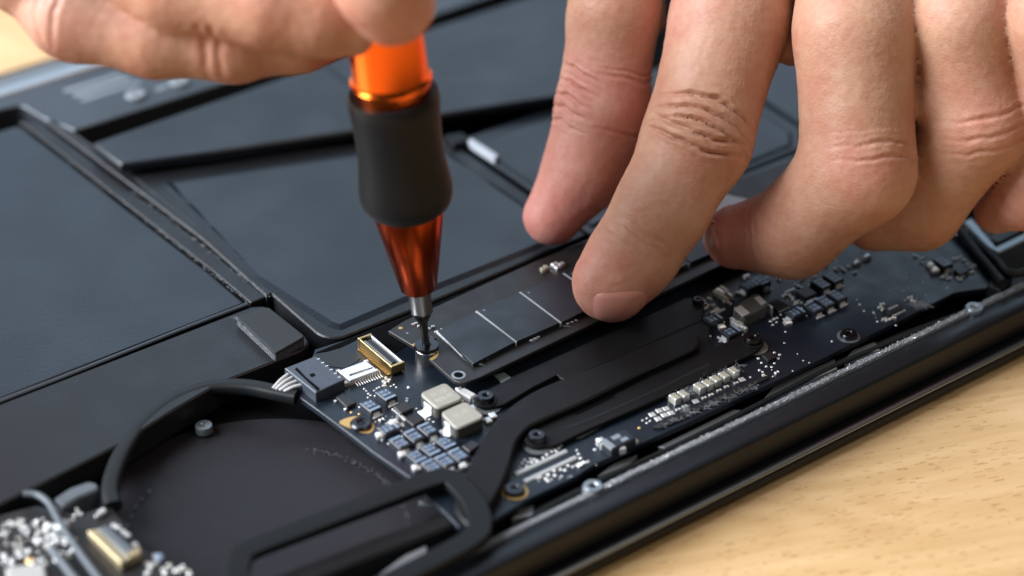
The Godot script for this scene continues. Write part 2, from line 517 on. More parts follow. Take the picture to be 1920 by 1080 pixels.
func build_case() -> void:
	var x0 := -125.0
	var x1 := 200.0
	var t := thing("laptop_case", "opened black and silver laptop case lying upside down on the table", "laptop", Vector3(0, 0, -40))
	part(strip(PackedVector2Array([Vector2(-146, 3.2), Vector2(-146, 4.6), Vector2(55.5, 4.6), Vector2(55.5, 3.2)]), x0, x1), "tray_floor", M.pit, t)
	part(strip(PackedVector2Array([Vector2(-170, 0.2), Vector2(-172, 1.0), Vector2(-172, 2.4), Vector2(-170, 3.0), Vector2(60.0, 3.6), Vector2(63.0, 4.0), Vector2(64.2, 3.5), Vector2(64.8, 2.4), Vector2(64.7, 1.2), Vector2(64.0, 0.3), Vector2(60, 0.1), Vector2(-170, 0.2)]), x0, x1), "display_lid", M.hinge, t)
	part(strip(PackedVector2Array([Vector2(63.7, 4.25), Vector2(64.2, 4.2), Vector2(64.55, 3.85), Vector2(64.6, 3.5), Vector2(64.2, 3.6)]), x0, x1), "lid_edge", M.edge, t)
	part(strip(PackedVector2Array([Vector2(56.2, 4.5), Vector2(56.2, 10.2), Vector2(56.5, 10.5), Vector2(61.0, 10.95), Vector2(61.55, 10.75), Vector2(61.85, 10.3), Vector2(61.95, 9.7), Vector2(62.0, 8.0), Vector2(62.0, 5.0), Vector2(61.8, 4.4)]), x0, x1), "hinge_cover", M.hinge, t)
	for e in [[-125.0, -122.0], [198.0, 200.0]]:
		var sw := Mesher.new()
		sw.box(Vector3((e[0] + e[1]) * 0.5, 7.2, -45.0), Vector3(e[1] - e[0], 8.4, 199.0), 0.4)
		part(sw, "side_wall", M.aluminium, t)
	# the rough cut edge of the metal wall inside the hinge cover
	var b := Mesher.new()
	var rows := []
	var r := RandomNumberGenerator.new()
	r.seed = 3
	var n := 1700
	for i in n + 1:
		var x := lerpf(x0, x1, float(i) / n)
		var row := PackedVector3Array()
		for p in [Vector2(54.6, 4.7), Vector2(54.65, 10.4), Vector2(54.8, 10.75), Vector2(55.0, 10.93), Vector2(55.2, 11.0), Vector2(55.4, 11.02), Vector2(55.6, 11.0), Vector2(55.8, 10.95), Vector2(56.0, 10.85), Vector2(56.15, 10.6), Vector2(56.3, 10.2)]:
			var j: float = 0.0 if p.y < 5 else 0.08 * smoothstep(-25.0, 20.0, x) + 0.015
			row.append(Vector3(x + r.randf_range(-0.1, 0.1), p.y + r.randf_range(-j, j), p.x + r.randf_range(-j, j) * 0.8))
		rows.append(row)
	b.skin(rows, false)
	part(b, "metal_rail", M.rail, t)
	# pale facets added as painted sparkle along the right half of the rail
	b = Mesher.new()
	for i in 1700:
		var x := lerpf(-8.0, 125.0, pow(r.randf(), 0.9))
		var e := r.randf_range(0.08, 0.24)
		var o := Vector3(x, 10.98 + r.randf_range(-0.1, 0.06), r.randf_range(54.75, 56.15))
		var c3 := [Vector3(r.randf_range(-1, 1), r.randf_range(-0.2, 1), r.randf_range(-1, 1)), Vector3(r.randf_range(-1, 1), r.randf_range(-0.2, 1), r.randf_range(-1, 1)), Vector3(r.randf_range(-1, 1), r.randf_range(-0.2, 1), r.randf_range(-1, 1)), Vector3(0, -1, 0)]
		for f in [[0, 1, 2], [0, 1, 3], [1, 2, 3], [0, 2, 3]]:
			var p0: Vector3 = o + c3[f[0]] * e
			var p1: Vector3 = o + c3[f[1]] * e
			var p2: Vector3 = o + c3[f[2]] * e
			var nn := (p1 - p0).cross(p2 - p0).normalized()
			if nn.dot((p0 + p1 + p2) / 3.0 - o) < 0.0: nn = -nn
			b.tri(p0, p1, p2, nn)
	part(b, "sparkle_facets", M.tin, t, "stuff")
	# sheets of shield metal seen in the channel before the rail
	for poly in [PackedVector2Array([Vector2(18.57, 50.31), Vector2(38.76, 49.98), Vector2(40.53, 51.96), Vector2(19.75, 52.26)]), PackedVector2Array([Vector2(46.14, 50.95), Vector2(51.06, 48.87), Vector2(67.6, 49.41), Vector2(65.6, 52.2)]), PackedVector2Array([Vector2(2.98, 50.49), Vector2(8.15, 49.13), Vector2(13.64, 49.84), Vector2(10.4, 51.23)]), PackedVector2Array([Vector2(-18.03, 50.79), Vector2(-15.15, 49.57), Vector2(-12.15, 49.81), Vector2(-14.15, 52.3)]), PackedVector2Array([Vector2(-48.72, 49.4), Vector2(-40.14, 47.41), Vector2(-35.39, 47.53), Vector2(-37.94, 50.95)]), PackedVector2Array([Vector2(69.37, 50.72), Vector2(73.05, 49.37), Vector2(78.73, 49.94), Vector2(77.5, 52.67)])]:
		part(slab(poly, 4.8, 9.0, 0.15), "shield_strip", M.shield, t)
	# two posts for the cover screws
	for q in [Vector3(-1.42, 11, 54.34), Vector3(102.53, 11, 55.61)]:
		b = Mesher.new()
		var o := Vector3(q.x, 0, q.z)
		b.lathe(PackedVector2Array([Vector2(2.0, 4.7), Vector2(2.0, 10.9), Vector2(1.75, 11.3), Vector2(0.95, 11.3), Vector2(0.75, 11.1), Vector2(0.75, 8.0), Vector2(0, 8.0)]), o, Vector3.UP, 28)
		b.box(o + Vector3(-1.0, 7.6, 1.6), Vector3(5.0, 5.6, 2.0), 0.4)
		part(b, "screw_post", M.post, t)
	# thin aerial cables lying in the channel
	b = Mesher.new()
	b.cable(curve(PackedVector3Array([Vector3(-14.65, 9, 52.92), Vector3(-6.2, 9, 52.04), Vector3(4.5, 9, 51.84), Vector3(19.11, 9, 52.21), Vector3(34.68, 9, 52.07), Vector3(48.07, 9, 51.7), Vector3(64.99, 9, 51.27), Vector3(82.74, 9, 52.18), Vector3(99.02, 9, 53.57), Vector3(108.83, 9, 53.71), Vector3(131.59, 9, 54.8)]), 8), 0.55, 0.55, 8)
	part(b, "antenna_cable", M.cable, t)
	b = Mesher.new()
	b.cable(curve(PackedVector3Array([Vector3(-18.73, 8.4, 51.7), Vector3(-5.29, 8.4, 50.95), Vector3(6.06, 8.4, 51.62), Vector3(22.25, 8.4, 51.84), Vector3(37.94, 8.4, 51.7), Vector3(53.6, 8.4, 50.64), Vector3(69.18, 8.4, 50.22), Vector3(87.12, 8.4, 51.13), Vector3(103.11, 8.4, 52.95), Vector3(131.88, 8.4, 54.66)]), 8), 0.5, 0.5, 8)
	part(b, "antenna_cable", M.cable, t)
	# far side: inner bar with faint print and screws, then the bright outer wall
	b = slab(round_poly(PackedVector2Array([Vector2(-83.09, -138.39), Vector2(-21.26, -140.26), Vector2(-16.07, -139.4), Vector2(-15.12, -130.34), Vector2(-12.09, -121.18), Vector2(27.74, -120.36), Vector2(62.55, -119.59), Vector2(124.22, -119.86), Vector2(143.13, -120.62), Vector2(158.41, -138.9), Vector2(76.54, -139.59), Vector2(11.99, -144.39), Vector2(-18.11, -146.1), Vector2(-79.04, -147.64)]), [0.0, 0.0, 2.0, 1.0, 0.6, 0.0, 0.0, 0.0, 0.0, 0.0, 0.0, 0.0, 0.0, 0.0]), 4.6, 11.6, 0.3)
	part(b, "palm_rest_bar", M.bar, t)
	var wall_at := Vector3(12.4, 11, -145.16).z
	part(strip(PackedVector2Array([Vector2(wall_at - 0.2, 4.0), Vector2(wall_at - 0.2, 11.2), Vector2(wall_at - 0.8, 12.0), Vector2(wall_at - 9.0, 11.6), Vector2(wall_at - 13.0, 9.5), Vector2(wall_at - 16.0, 5.0), Vector2(wall_at - 16.0, 3.2)]), x0, x1), "case_wall", M.aluminium, t)
	for q in [Vector3(7.88, 11.7, -126.94), Vector3(19.74, 11.7, -126.62)]:
		b = Mesher.new()
		b.lathe(PackedVector2Array([Vector2(2.5, 0), Vector2(2.5, 0.5), Vector2(2.2, 0.8), Vector2(0.7, 0.8), Vector2(0.6, 0.4), Vector2(0, 0.4)]), q, Vector3.UP, 20)
		part(b, "screw", M.far_screw, t)
	for poly in [PackedVector2Array([Vector2(-4.51, -140.05), Vector2(10.94, -139.56), Vector2(10.9, -138.23), Vector2(-4.9, -138.34)]), PackedVector2Array([Vector2(-3.83, -136.91), Vector2(11.66, -137), Vector2(11.58, -135.37), Vector2(-4.05, -134.76)]), PackedVector2Array([Vector2(-3.63, -133.47), Vector2(12.82, -133.45), Vector2(12.67, -132.21), Vector2(-3.78, -131.95)]), PackedVector2Array([Vector2(13.61, -127.85), Vector2(16.87, -127.82), Vector2(16.58, -126.36), Vector2(13.18, -126.17)])]:
		part(slab(poly, 11.6, 11.64), "faint_print", M.print_grey, t)
	# right end: hinge leaf, thin bracket, wires and the dark panel behind them
	var g := thing("hinge_bracket", "silver hinge bracket with black wires, right of the curled fingers", "bracket", Vector3(127.19, 5, 29.76))
	part(slab(PackedVector2Array([Vector2(107.79, 29.49), Vector2(121.88, 27.41), Vector2(124.56, 31.35), Vector2(117.74, 39.54), Vector2(117.65, 34.57), Vector2(112.53, 32.99), Vector2(103.96, 34.76)]), 5, 10, 0.3), "leaf", M.aluminium, g)
	part(slab(PackedVector2Array([Vector2(125.39, 31.21), Vector2(128.12, 31.25), Vector2(123.41, 42.77), Vector2(134.4, 42.6), Vector2(139.37, 42.91), Vector2(137.28, 44.72), Vector2(121.8, 44.84), Vector2(121.71, 41.51)]), 5, 12, 0.3), "frame", M.post, g)
	part(slab(PackedVector2Array([Vector2(125.74, 36.45), Vector2(126.09, 40.85), Vector2(142.15, 40.67), Vector2(147.86, 35.7), Vector2(135.08, 34.34)]), 5, 11, 0.2), "panel", M.ic, g)
	part(slab(PackedVector2Array([Vector2(126.51, 37.26), Vector2(145.15, 37.99), Vector2(147.3, 36.11), Vector2(127.82, 35.44)]), 10.5, 11.4, 0.1), "label_strip", M.stripe, g)
	for p in [Vector3(121.94, 12, 33.43), Vector3(122.84, 11.5, 38.07), Vector3(122.25, 11, 39.94), Vector3(122.09, 12, 37.41)]:
		b = Mesher.new()
		b.lathe(PackedVector2Array([Vector2(0.8, -3), Vector2(0.8, 0), Vector2(0.5, 0.3), Vector2(0, 0.3)]), p, Vector3.UP, 14)
		part(b, "rivet", M.tin, g)
	for k in 2:
		b = Mesher.new()
		b.cable(curve(PackedVector3Array([Vector3(121.67, 12.5, 32.01), Vector3(120.1, 12.5, 36.94), Vector3(116.96, 12.5, 43.87), Vector3(113.95, 12.5, 51.2), Vector3(112.83, 12.5, 54.02)]) if k == 0 else PackedVector3Array([Vector3(121.67, 12.5, 36.45), Vector3(119.73, 12.5, 43.22), Vector3(118.2, 12.5, 47.99), Vector3(116.83, 12.5, 52.27), Vector3(121.01, 12.5, 54.3), Vector3(129.59, 12.5, 55.86)]), 8), 1.0, 1.0, 10)
		part(b, "wire", M.cable, g)
	part(slab(round_poly(PackedVector2Array([Vector2(110.54, 51.72), Vector2(117.46, 49.75), Vector2(117.57, 52.99), Vector2(111.37, 54.91)]), 0.5), 5, 11.6, 0.3), "clip", M.cable, g)
	part(slab(PackedVector2Array([Vector2(118.92, 49.18), Vector2(133.11, 48.92), Vector2(122.72, 62.44), Vector2(114.39, 56.28)]), 5, 9), "cover_sheet", M.floor, g)

# ---------- battery ----------
func build_battery() -> void:
	var t := thing("battery_pack", "flat black battery pack of several cells filling the case beyond the circuit board", "battery", Vector3(-0.61, 5, -79.9))
	part(slab(round_poly(PackedVector2Array([Vector2(-128.61, -34.23), Vector2(-78.16, -34.42), Vector2(-20.17, -34.15), Vector2(-17.28, -32.51), Vector2(-17.12, -18.41), Vector2(-17.73, -15.98), Vector2(-20.45, -14.67), Vector2(-28.42, -14.71), Vector2(-39.89, -14.95), Vector2(-51.46, -12.79), Vector2(-66.79, -9.11), Vector2(-93.23, -6.39), Vector2(-143.31, -0.63)]), [0.0, 0.0, 0.5, 1.5, 0.5, 1.2, 1.0, 0.0, 0.0, 0.0, 0.0, 0.0, 0.0]), 6.0, 11.8, 0.35), "front_frame", M.frame, t)
	part(slab(round_poly(PackedVector2Array([Vector2(-128.24, -35.01), Vector2(-77.68, -35.27), Vector2(-20.2, -35.3), Vector2(-19.8, -50.57), Vector2(-20.43, -80.77), Vector2(-20.82, -113.12), Vector2(-21.3, -130.79), Vector2(-26.23, -130.94), Vector2(-87.24, -128.76)]), [0.0, 0.0, 0.6, 0.0, 0.0, 0.0, 2.0, 0.0, 0.0]), 5.0, 12.0, 0.9, 0.7), "cell", M.film, t)
	var fold := Mesher.new()
	fold.cable(curve(PackedVector3Array([Vector3(-122, 11.95, -35.02), Vector3(-95.93, 11.95, -35.24), Vector3(-84.71, 11.95, -35.08), Vector3(-77.82, 11.95, -35.02), Vector3(-63.72, 11.95, -34.89), Vector3(-48.98, 11.95, -35.08), Vector3(-33.73, 11.95, -35.28), Vector3(-20.27, 11.95, -35.19)]), 6), 0.55, 0.32, 12)  # ridge of paler film added to give the bright highlight line
	part(fold, "film_fold", M.fold, t)
	# film margin beyond the fold on the left cell
	part(slab(PackedVector2Array([Vector2(-19.92, -133.46), Vector2(-16.31, -128.29), Vector2(-15.53, -89.06), Vector2(-14.63, -61.59), Vector2(-15.08, -36.29), Vector2(-18.81, -36.27), Vector2(-18.55, -51.98), Vector2(-19.58, -115.46)]), 5.0, 11.2, 0.2), "film_margin", M.frame, t)
	part(slab(PackedVector2Array([Vector2(-15.43, -129.29), Vector2(-13.31, -129.02), Vector2(-11.99, -92.61), Vector2(-11.9, -65.87), Vector2(-13.25, -36.21), Vector2(-15.22, -35.64), Vector2(-13.79, -62.88), Vector2(-14.41, -90.88)]), 5.0, 11.6, 0.3), "frame_rail", M.frame, t)
	part(slab(round_poly(PackedVector2Array([Vector2(-13.08, -128.44), Vector2(-11.39, -98.29), Vector2(36.38, -77.87), Vector2(55.64, -68.46), Vector2(54.99, -33.78), Vector2(54.75, -14.81), Vector2(41.04, -14.59), Vector2(37.84, -14.29), Vector2(5.72, -13.81), Vector2(-12.01, -13.97), Vector2(-14.52, -17.03), Vector2(-13.73, -35.48), Vector2(-12.29, -65.26), Vector2(-12.21, -91.8)]), [0.0, 0.0, 0.0, 0.0, 0.0, 0.0, 0.0, 0.0, 0.0, 2.2, 2.2, 0.0, 0.0, 0.0]), 5.0, 11.5, 0.3), "cell_tray", M.frame, t)
	part(slab(round_poly(PackedVector2Array([Vector2(-8.47, -89.18), Vector2(33.74, -74.12), Vector2(52.35, -65.73), Vector2(51.95, -32.69), Vector2(51.39, -16.28), Vector2(40.69, -16.02), Vector2(6.55, -16.26), Vector2(-10.09, -15.74), Vector2(-11.53, -18.26), Vector2(-14.18, -43.31)]), 1.0), 11.0, 12.0, 1.8, 0.6), "cell", M.film, t)
	# the lifted plate whose front edge shades the cell before it
	part(slab(round_poly(PackedVector2Array([Vector2(-14.9, -107.94), Vector2(24.07, -108.5), Vector2(55.38, -109.24), Vector2(84.32, -108.78), Vector2(114.79, -108.29), Vector2(137.41, -107.46), Vector2(99.3, -62.35), Vector2(85.35, -62.56), Vector2(58.1, -71.75), Vector2(35.13, -78.14), Vector2(5.3, -88.32), Vector2(-14.58, -95.72)]), 0.8), 13.2, 15.2, 0.5), "upper_cell", M.plate, t)
	part(slab(PackedVector2Array([Vector2(48.81, -108.85), Vector2(50.28, -109.16), Vector2(49.63, -94.81), Vector2(48.19, -94.53)]), 15.1, 15.3), "seam", M.frame, t)
	part(slab(PackedVector2Array([Vector2(57.49, -64.7), Vector2(100.59, -63.64), Vector2(150.08, -65.52), Vector2(127.5, -41.37), Vector2(126.16, -21.46), Vector2(119.38, -14.48), Vector2(100.84, -14.64), Vector2(55.4, -14.13), Vector2(56.86, -31.91)]), 5.0, 11.6, 0.3), "cell", M.film, t)
	part(slab(PackedVector2Array([Vector2(58.35, -61.34), Vector2(97.66, -60.2), Vector2(144.61, -61.28), Vector2(125.02, -40.26), Vector2(123.11, -20.9), Vector2(118.5, -16.12), Vector2(102.01, -15.94), Vector2(56.97, -16.04), Vector2(57.85, -32.38)]), 11.4, 12.0, 0.9, 0.4), "cell_skin", M.film, t)
	part(slab(PackedVector2Array([Vector2(151.12, -64.28), Vector2(241.04, -45.58), Vector2(205.1, -14.29), Vector2(121.39, -14.43), Vector2(127.12, -20.32), Vector2(129.24, -40.98)]), 5.0, 11.8, 0.4), "cell", M.film, t)
	part(slab(PackedVector2Array([Vector2(54.37, -13.44), Vector2(100.14, -13.87), Vector2(119.99, -13.32), Vector2(203.79, -13.09), Vector2(202, -11.53), Vector2(118.41, -11.7), Vector2(98.66, -12.27), Vector2(53.24, -12.09)]), 5.0, 11.5, 0.3), "frame_rail", M.bar, t)
	part(slab(round_poly(PackedVector2Array([Vector2(54.7, -66.8), Vector2(59.23, -65.37), Vector2(58.38, -61), Vector2(53.48, -61.5)]), 0.8), 5, 13, 0.4), "clip", M.rubber, t)
	part(slab(round_poly(PackedVector2Array([Vector2(57.49, -61.87), Vector2(59.1, -61.93), Vector2(59.31, -51.94), Vector2(57.41, -50.9)]), 0.5), 11.4, 12.9, 0.2), "white_tab", M.pale, t)
	fibres("dust_and_glint", Vector3(-20.81, 12, -110.7), Vector3(-19.92, 12, -70.42), 40, 0.7, t, 0.15, 0.05)  # dust specks, with the margin's dotted highlights put in as pale fibres
	fibres("dust_and_glint", Vector3(-19.92, 12, -70.42), Vector3(-19.76, 11.8, -35.59), 90, 0.55, t, 0.15, 0.045)
	fibres("dust_and_glint", Vector3(-15.86, 11.9, -88.42), Vector3(-15.25, 11.9, -34.58), 90, 0.7, t, 0.3, 0.04)
	var f := thing("foam_pad", "small charcoal foam pad with frayed pale edge, on the battery frame", "pad", Vector3(-22.18, 12, -23.73))
	var pad := round_poly(PackedVector2Array([Vector2(-26.22, -30.32), Vector2(-19.01, -29.17), Vector2(-18.98, -15.77), Vector2(-27.2, -14.3)]), 0.8)
	var b := Mesher.new()
	b.prism(pad, 13.3, 14.0, 0.15)
	part(b, "foam", M.foam, f)
	var wide := PackedVector2Array()
	for p in pad: wide.append(p)
	part(slab(wide, 11.85, 13.32), "frayed_edge", M.foam_edge, f)
	# loose fibres standing out of the cut edge
	fibres("lint", Vector3(-26.05, 13.4, -30.82), Vector3(-26.67, 13.2, -15.35), 150, 0.9, f)

func fibres(called: String, a: Vector3, c: Vector3, n: int, spread: float, parent: Node3D, lift := 0.5, thick := 0.035) -> void:
	var b := Mesher.new()
	for i in n:
		var p := a.lerp(c, rng.randf()) + Vector3(rng.randf_range(-1, 1), rng.randf_range(-0.3, 1) * lift, rng.randf_range(-1, 1)) * spread * 0.5
		var d := Vector3(rng.randf_range(-1, 1), rng.randf_range(-0.4, 0.8) * lift, rng.randf_range(-1, 1)) * spread
		var e := Vector3(rng.randf_range(-1, 1), rng.randf_range(-0.3, 0.6) * lift, rng.randf_range(-1, 1)) * spread * 0.6
		b.cable(PackedVector3Array([p, p + d * 0.4 + e * 0.3, p + d * 0.7 - e * 0.1, p + d]), thick, thick, 3, 1.0, false, false)
	part(b, called, M.dust_and_glint if called == "rim_dust" else M.lint, parent, "stuff")

# ---------- circuit board ----------
var shared := {}
var board: Node3D

func unit(called: String, make: Callable) -> Mesh:
	if not shared.has(called):
		var b := Mesher.new()
		make.call(b)
		shared[called] = mesh_of(b)
	return shared[called]

func on_board(px: Vector3) -> Vector3:
	return px

func tantalum(q: Vector3, yaw: float, flip := 1.0) -> void:
	# q: middle of the top face; long axis across x when yaw is a quarter turn
	var h := q.y - PCB
	var o := put(unit("tantalum", func(b: Mesher): b.box(Vector3(0, -0.8, 0), Vector3(2.75, 1.6, 3.7), 0.16)), "tantalum_capacitor", M.tantalum, board, q, yaw)
	var at := o.global_transform
	var s := unit("tantalum_stripe", func(b: Mesher): b.box(Vector3(0, 0.01, 1.45), Vector3(2.35, 0.03, 0.5), 0.0))
	var p := put(s, "polarity_stripe", M.stripe, o, q, yaw + (0.0 if flip > 0 else PI))
	var mk := unit("tantalum_mark", func(b: Mesher):
		for r in 2:
			for k in 4:
				b.box(Vector3(-0.75 + k * 0.48, 0.01, -0.95 + r * 1.05), Vector3(0.3 if k != 2 else 0.1, 0.03, 0.72), 0.0)
			b.box(Vector3(-0.02, 0.01, -0.95 + r * 1.05 + 0.28), Vector3(1.5, 0.032, 0.09), 0.0))
	put(mk, "printed_mark", M.stripe, o, q, yaw + (0.0 if flip > 0 else PI))
	for e in [-1.0, 1.0]:
		var tm := unit("tantalum_end", func(b: Mesher):
			b.prism(PackedVector2Array([Vector2(-0.9, 1.7), Vector2(0.9, 1.7), Vector2(1.15, 2.5), Vector2(-1.15, 2.5)]), -1.6, -1.35, 0.05)
			b.quad(Vector3(-0.8, -1.35, 2.0), Vector3(0.8, -1.35, 2.0), Vector3(0.7, -0.75, 1.87), Vector3(-0.7, -0.75, 1.87), Vector3(0, 0.3, 1).normalized()))
		put(tm, "terminal", M.tin, o, q, yaw + (0.0 if e > 0 else PI))

func chip(called: String, poly: PackedVector2Array, h: float, m: Material, bev := 0.12, r := 0.0) -> MeshInstance3D:
	return part(slab(round_poly(poly, r) if r > 0.0 else poly, PCB, PCB + h, bev), called, m, board)

func passive(q: Vector3, yaw := 0.0, kind := 0) -> void:
	var names := ["ceramic_capacitor", "resistor", "solder_pad"]
	var big := unit("passive_body_%d" % kind, func(b: Mesher):
		if kind == 2: b.box(Vector3(0, 0.06, 0), Vector3(0.7, 0.12, 0.55), 0.05)
		else: b.box(Vector3(0, 0.22, 0), Vector3(0.5, 0.4, 0.5), 0.05))
	var o := put(big, names[kind], [M.ceramic, M.ic, M.solder][kind], board, q, yaw)
	if kind < 2:
		var ends := unit("passive_ends", func(b: Mesher):
			for e in [-1.0, 1.0]: b.box(Vector3(0.37 * e, 0.22, 0), Vector3(0.26, 0.46, 0.54), 0.06))
		put(ends, "end_caps", M.tin, o, q, yaw)

func dot(q: Vector3, r := 0.3, m: Material = null) -> void:
	var d := unit("dot_%d" % int(r * 100), func(b: Mesher): b.lathe(PackedVector2Array([Vector2(r, 0), Vector2(r * 0.8, r * 0.35), Vector2(0, r * 0.5)]), Vector3.ZERO, Vector3.UP, 12, 0.3))
	put(d, "solder_dot", m if m else M.tin, board, q)

func cross_screw(q: Vector3, r: float, parent: Node3D, head := 0.9, m: Material = null) -> void:
	var b := Mesher.new()
	b.lathe(PackedVector2Array([Vector2(r * 0.8, -1.2), Vector2(r, 0), Vector2(r, head * 0.55), Vector2(r * 0.85, head), Vector2(r * 0.42, head), Vector2(r * 0.36, head * 0.9), Vector2(r * 0.3, head * 0.35), Vector2(0, head * 0.3)]), q, Vector3.UP, 28)
	for k in 3:
		b.box(q + Vector3(0, head * 0.52, 0), Vector3(r * 0.62, head * 0.2, r * 0.1), 0.0, k * PI / 3)
	part(b, "screw", m if m else M.screw, parent)

func pins(called: String, a: Vector3, c: Vector3, n: int, size: Vector3, m: Material, parent: Node3D, yaw := 0.0) -> void:
	var b := Mesher.new()
	for i in n: b.box(a.lerp(c, float(i) / (n - 1)), size, 0.03, yaw)
	part(b, called, m, parent)

func build_board() -> void:
	board = thing("logic_board", "dark navy circuit board crowded with tiny parts, between battery and hinge", "circuit board", Vector3(22.47, 9.8, 23.94))
	part(slab(round_poly(PackedVector2Array([Vector2(-17.71, -14.32), Vector2(-10.39, -13.44), Vector2(6.97, -13.08), Vector2(40.2, -13.53), Vector2(85.75, -14.26), Vector2(118.75, -13.76), Vector2(122.34, -6.83), Vector2(126.09, 5), Vector2(121.42, 27.68), Vector2(121.06, 36.32), Vector2(115.61, 50.58), Vector2(110.39, 51.95), Vector2(103.6, 49), Vector2(88.45, 49.46), Vector2(53.98, 49.93), Vector2(26.59, 49.87), Vector2(9.16, 49.38), Vector2(3.29, 49.2), Vector2(-1.74, 50.01), Vector2(-14.27, 49.99), Vector2(-26.27, 51.66), Vector2(-29.03, 48.81), Vector2(-28.06, 37.68), Vector2(-27.48, 31), Vector2(-28.34, 20.98), Vector2(-28.72, 10.86), Vector2(-29.05, 4.06), Vector2(-29.52, -2.3)]), [0.0, 0.0, 0.0, 0.0, 0.0, 0.0, 0.0, 0.0, 0.0, 0.0, 1.0, 0.0, 0.0, 0.0, 0.0, 0.0, 0.0, 1.0, 1.0, 0.0, 0.0, 0.0, 0.0, 0.0, 0.0, 3.0, 2.0, 0.0]), 9.8, PCB, 0.12), "bare_board", M.pcb, board)
	part(slab(round_poly(PackedVector2Array([Vector2(-18.54, -13.1), Vector2(-10.59, -13.16), Vector2(6.76, -12.8), Vector2(39.96, -13.24), Vector2(39.53, -9.06), Vector2(10.23, -7.25), Vector2(-5.36, -3.32), Vector2(-5.5, -8.67), Vector2(-5.04, -12.68), Vector2(-9.87, -11.91), Vector2(-14.6, -11.59)]), 0.5), PCB, 11.1), "gap_shade_sheet", M.pit, board)  # dark sheet added to put the shade of the gap into colour
	# pale bevel along the curved cut-out for the fan
	# --- plugs and sockets at the left end
	var g: Node3D = chip("battery_connector", PackedVector2Array([Vector2(-28.11, -9.55), Vector2(-20.74, -9.42), Vector2(-20.79, 0.69), Vector2(-27.92, 1.03)]), 2.4, M.plug, 0.15)
	part(slab(PackedVector2Array([Vector2(-26.77, -7.92), Vector2(-26.1, -8.35), Vector2(-26.22, -7.05), Vector2(-26.52, -4.53), Vector2(-26.51, 0.46), Vector2(-27.36, 0.96)]), 13.3, 13.45), "latch_groove", M.pit, g)
	part(slab(PackedVector2Array([Vector2(-25.48, -4.76), Vector2(-24.49, -4.71), Vector2(-24.67, -3.7), Vector2(-25.66, -3.75)]), 13.38, 13.46), "keyhole", M.pit, g)
	for q in [Vector3(-20.97, 13.42, -8.15), Vector3(-21.02, 13.42, -6.57), Vector3(-20.98, 13.42, -5.14), Vector3(-21.03, 13.42, -3.57), Vector3(-21.09, 13.42, -2.01), Vector3(-21.23, 13.42, -0.51)]:
		var k := Mesher.new()
		k.box(q, Vector3(0.55, 0.06, 0.25), 0.0, 0.2)
		part(k, "contact_slot", M.pale, g)
	part(slab(PackedVector2Array([Vector2(-19.63, -12.46), Vector2(-13.13, -11.42), Vector2(-12.2, -6), Vector2(-16.39, -4.9), Vector2(-19.4, -8.07)]), PCB, 11.1), "flex_patch", M.ic, board)
	g = chip("ribbon_socket", PackedVector2Array([Vector2(-19.24, -3.77), Vector2(-12.74, -3.35), Vector2(-12.81, 0.78), Vector2(-19.27, 0.34)]), 1.3, M.tin, 0.1)
	part(slab(PackedVector2Array([Vector2(-18.32, -1.75), Vector2(-14.69, -1.36), Vector2(-14.15, -0.27), Vector2(-17.95, -0.79)]), 12.28, 12.38, 0.02), "flap", M.white, g)
	part(slab(PackedVector2Array([Vector2(-18.29, -1.24), Vector2(-13.12, -0.62), Vector2(-13.14, -0.41), Vector2(-18.42, -0.87)]), 12.28, 12.4), "slot", M.pit, g)
	var pb := Mesher.new()
	var pa := Vector3(-18.1, 11.4, -0.6)
	var pc := Vector3(-12.46, 11.4, -0.09)
	for i in 11:
		var p := pa.lerp(pc, i / 10.0)
		pb.cable(PackedVector3Array([p + Vector3(0, 0.5, 0.0), p + Vector3(0.02, 0.4, 0.9), p + Vector3(0.05, -0.2, 1.3), p + Vector3(0.05, -0.33, 2.1)]), 0.13, 0.1, 6)
	part(pb, "pins", M.tin, g)
	for q in [Vector3(-19.05, 11.8, -4.05), Vector3(-20.02, 11.6, -0.08), Vector3(-12.74, 12, -3.18)]:
		var k := Mesher.new()
		k.box(q, Vector3(0.9, 1.0, 0.7), 0.2, 0.3)
		part(k, "lug", M.tin, g)
	# gilt board-to-board socket
	var ga := Vector3(-10.36, 13.4, -9.29)
	var gb := Vector3(-7.36, 13.4, -9.22)
	var gc := Vector3(-7.79, 13.4, 2.76)
	var gd := Vector3(-10.85, 13.4, 2.8)
	g = thing("board_socket", "gilt edged black socket standing on the circuit board, left of the drive", "connector", (ga + gc) * 0.5 - Vector3(0, 2.4, 0))
	var zz := (gd - ga)
	var yaw := atan2(zz.z, zz.x) - PI / 2
	var mid := (ga + gc) * 0.5
	var ln := zz.length()
	var wd := (gb - ga).length()
	var B := Basis(Vector3.UP, -yaw)
	var mm := func(x0: float, x1: float, z0: float, z1: float, y0: float, y1: float, called: String, m: Material, bv := 0.06):
		var k := Mesher.new()
		k.box(mid + B * Vector3((x0 + x1) * 0.5, 0, (z0 + z1) * 0.5) + Vector3(0, (y0 + y1) * 0.5 - mid.y, 0), Vector3(x1 - x0, y1 - y0, z1 - z0), bv, yaw)
		part(k, called, m, g)
	var hw := wd * 0.5
	var hl := ln * 0.5
	mm.call(-hw, -hw + 0.35, -hl, hl, 11.0, 13.4, "shell_side", M.gold)
	mm.call(hw - 0.35, hw, -hl, hl, 11.0, 13.35, "shell_side", M.tin)
	mm.call(-hw - 0.1, hw + 0.1, -hl - 0.1, -hl + 0.45, 11.0, 13.5, "shell_end", M.gold)
	mm.call(-hw - 0.1, hw + 0.1, hl - 0.45, hl + 0.15, 11.6, 13.45, "shell_end", M.gold)
	mm.call(-hw + 0.4, hw - 0.4, -hl + 0.5, hl - 0.5, 11.0, 12.7, "core", M.ic)
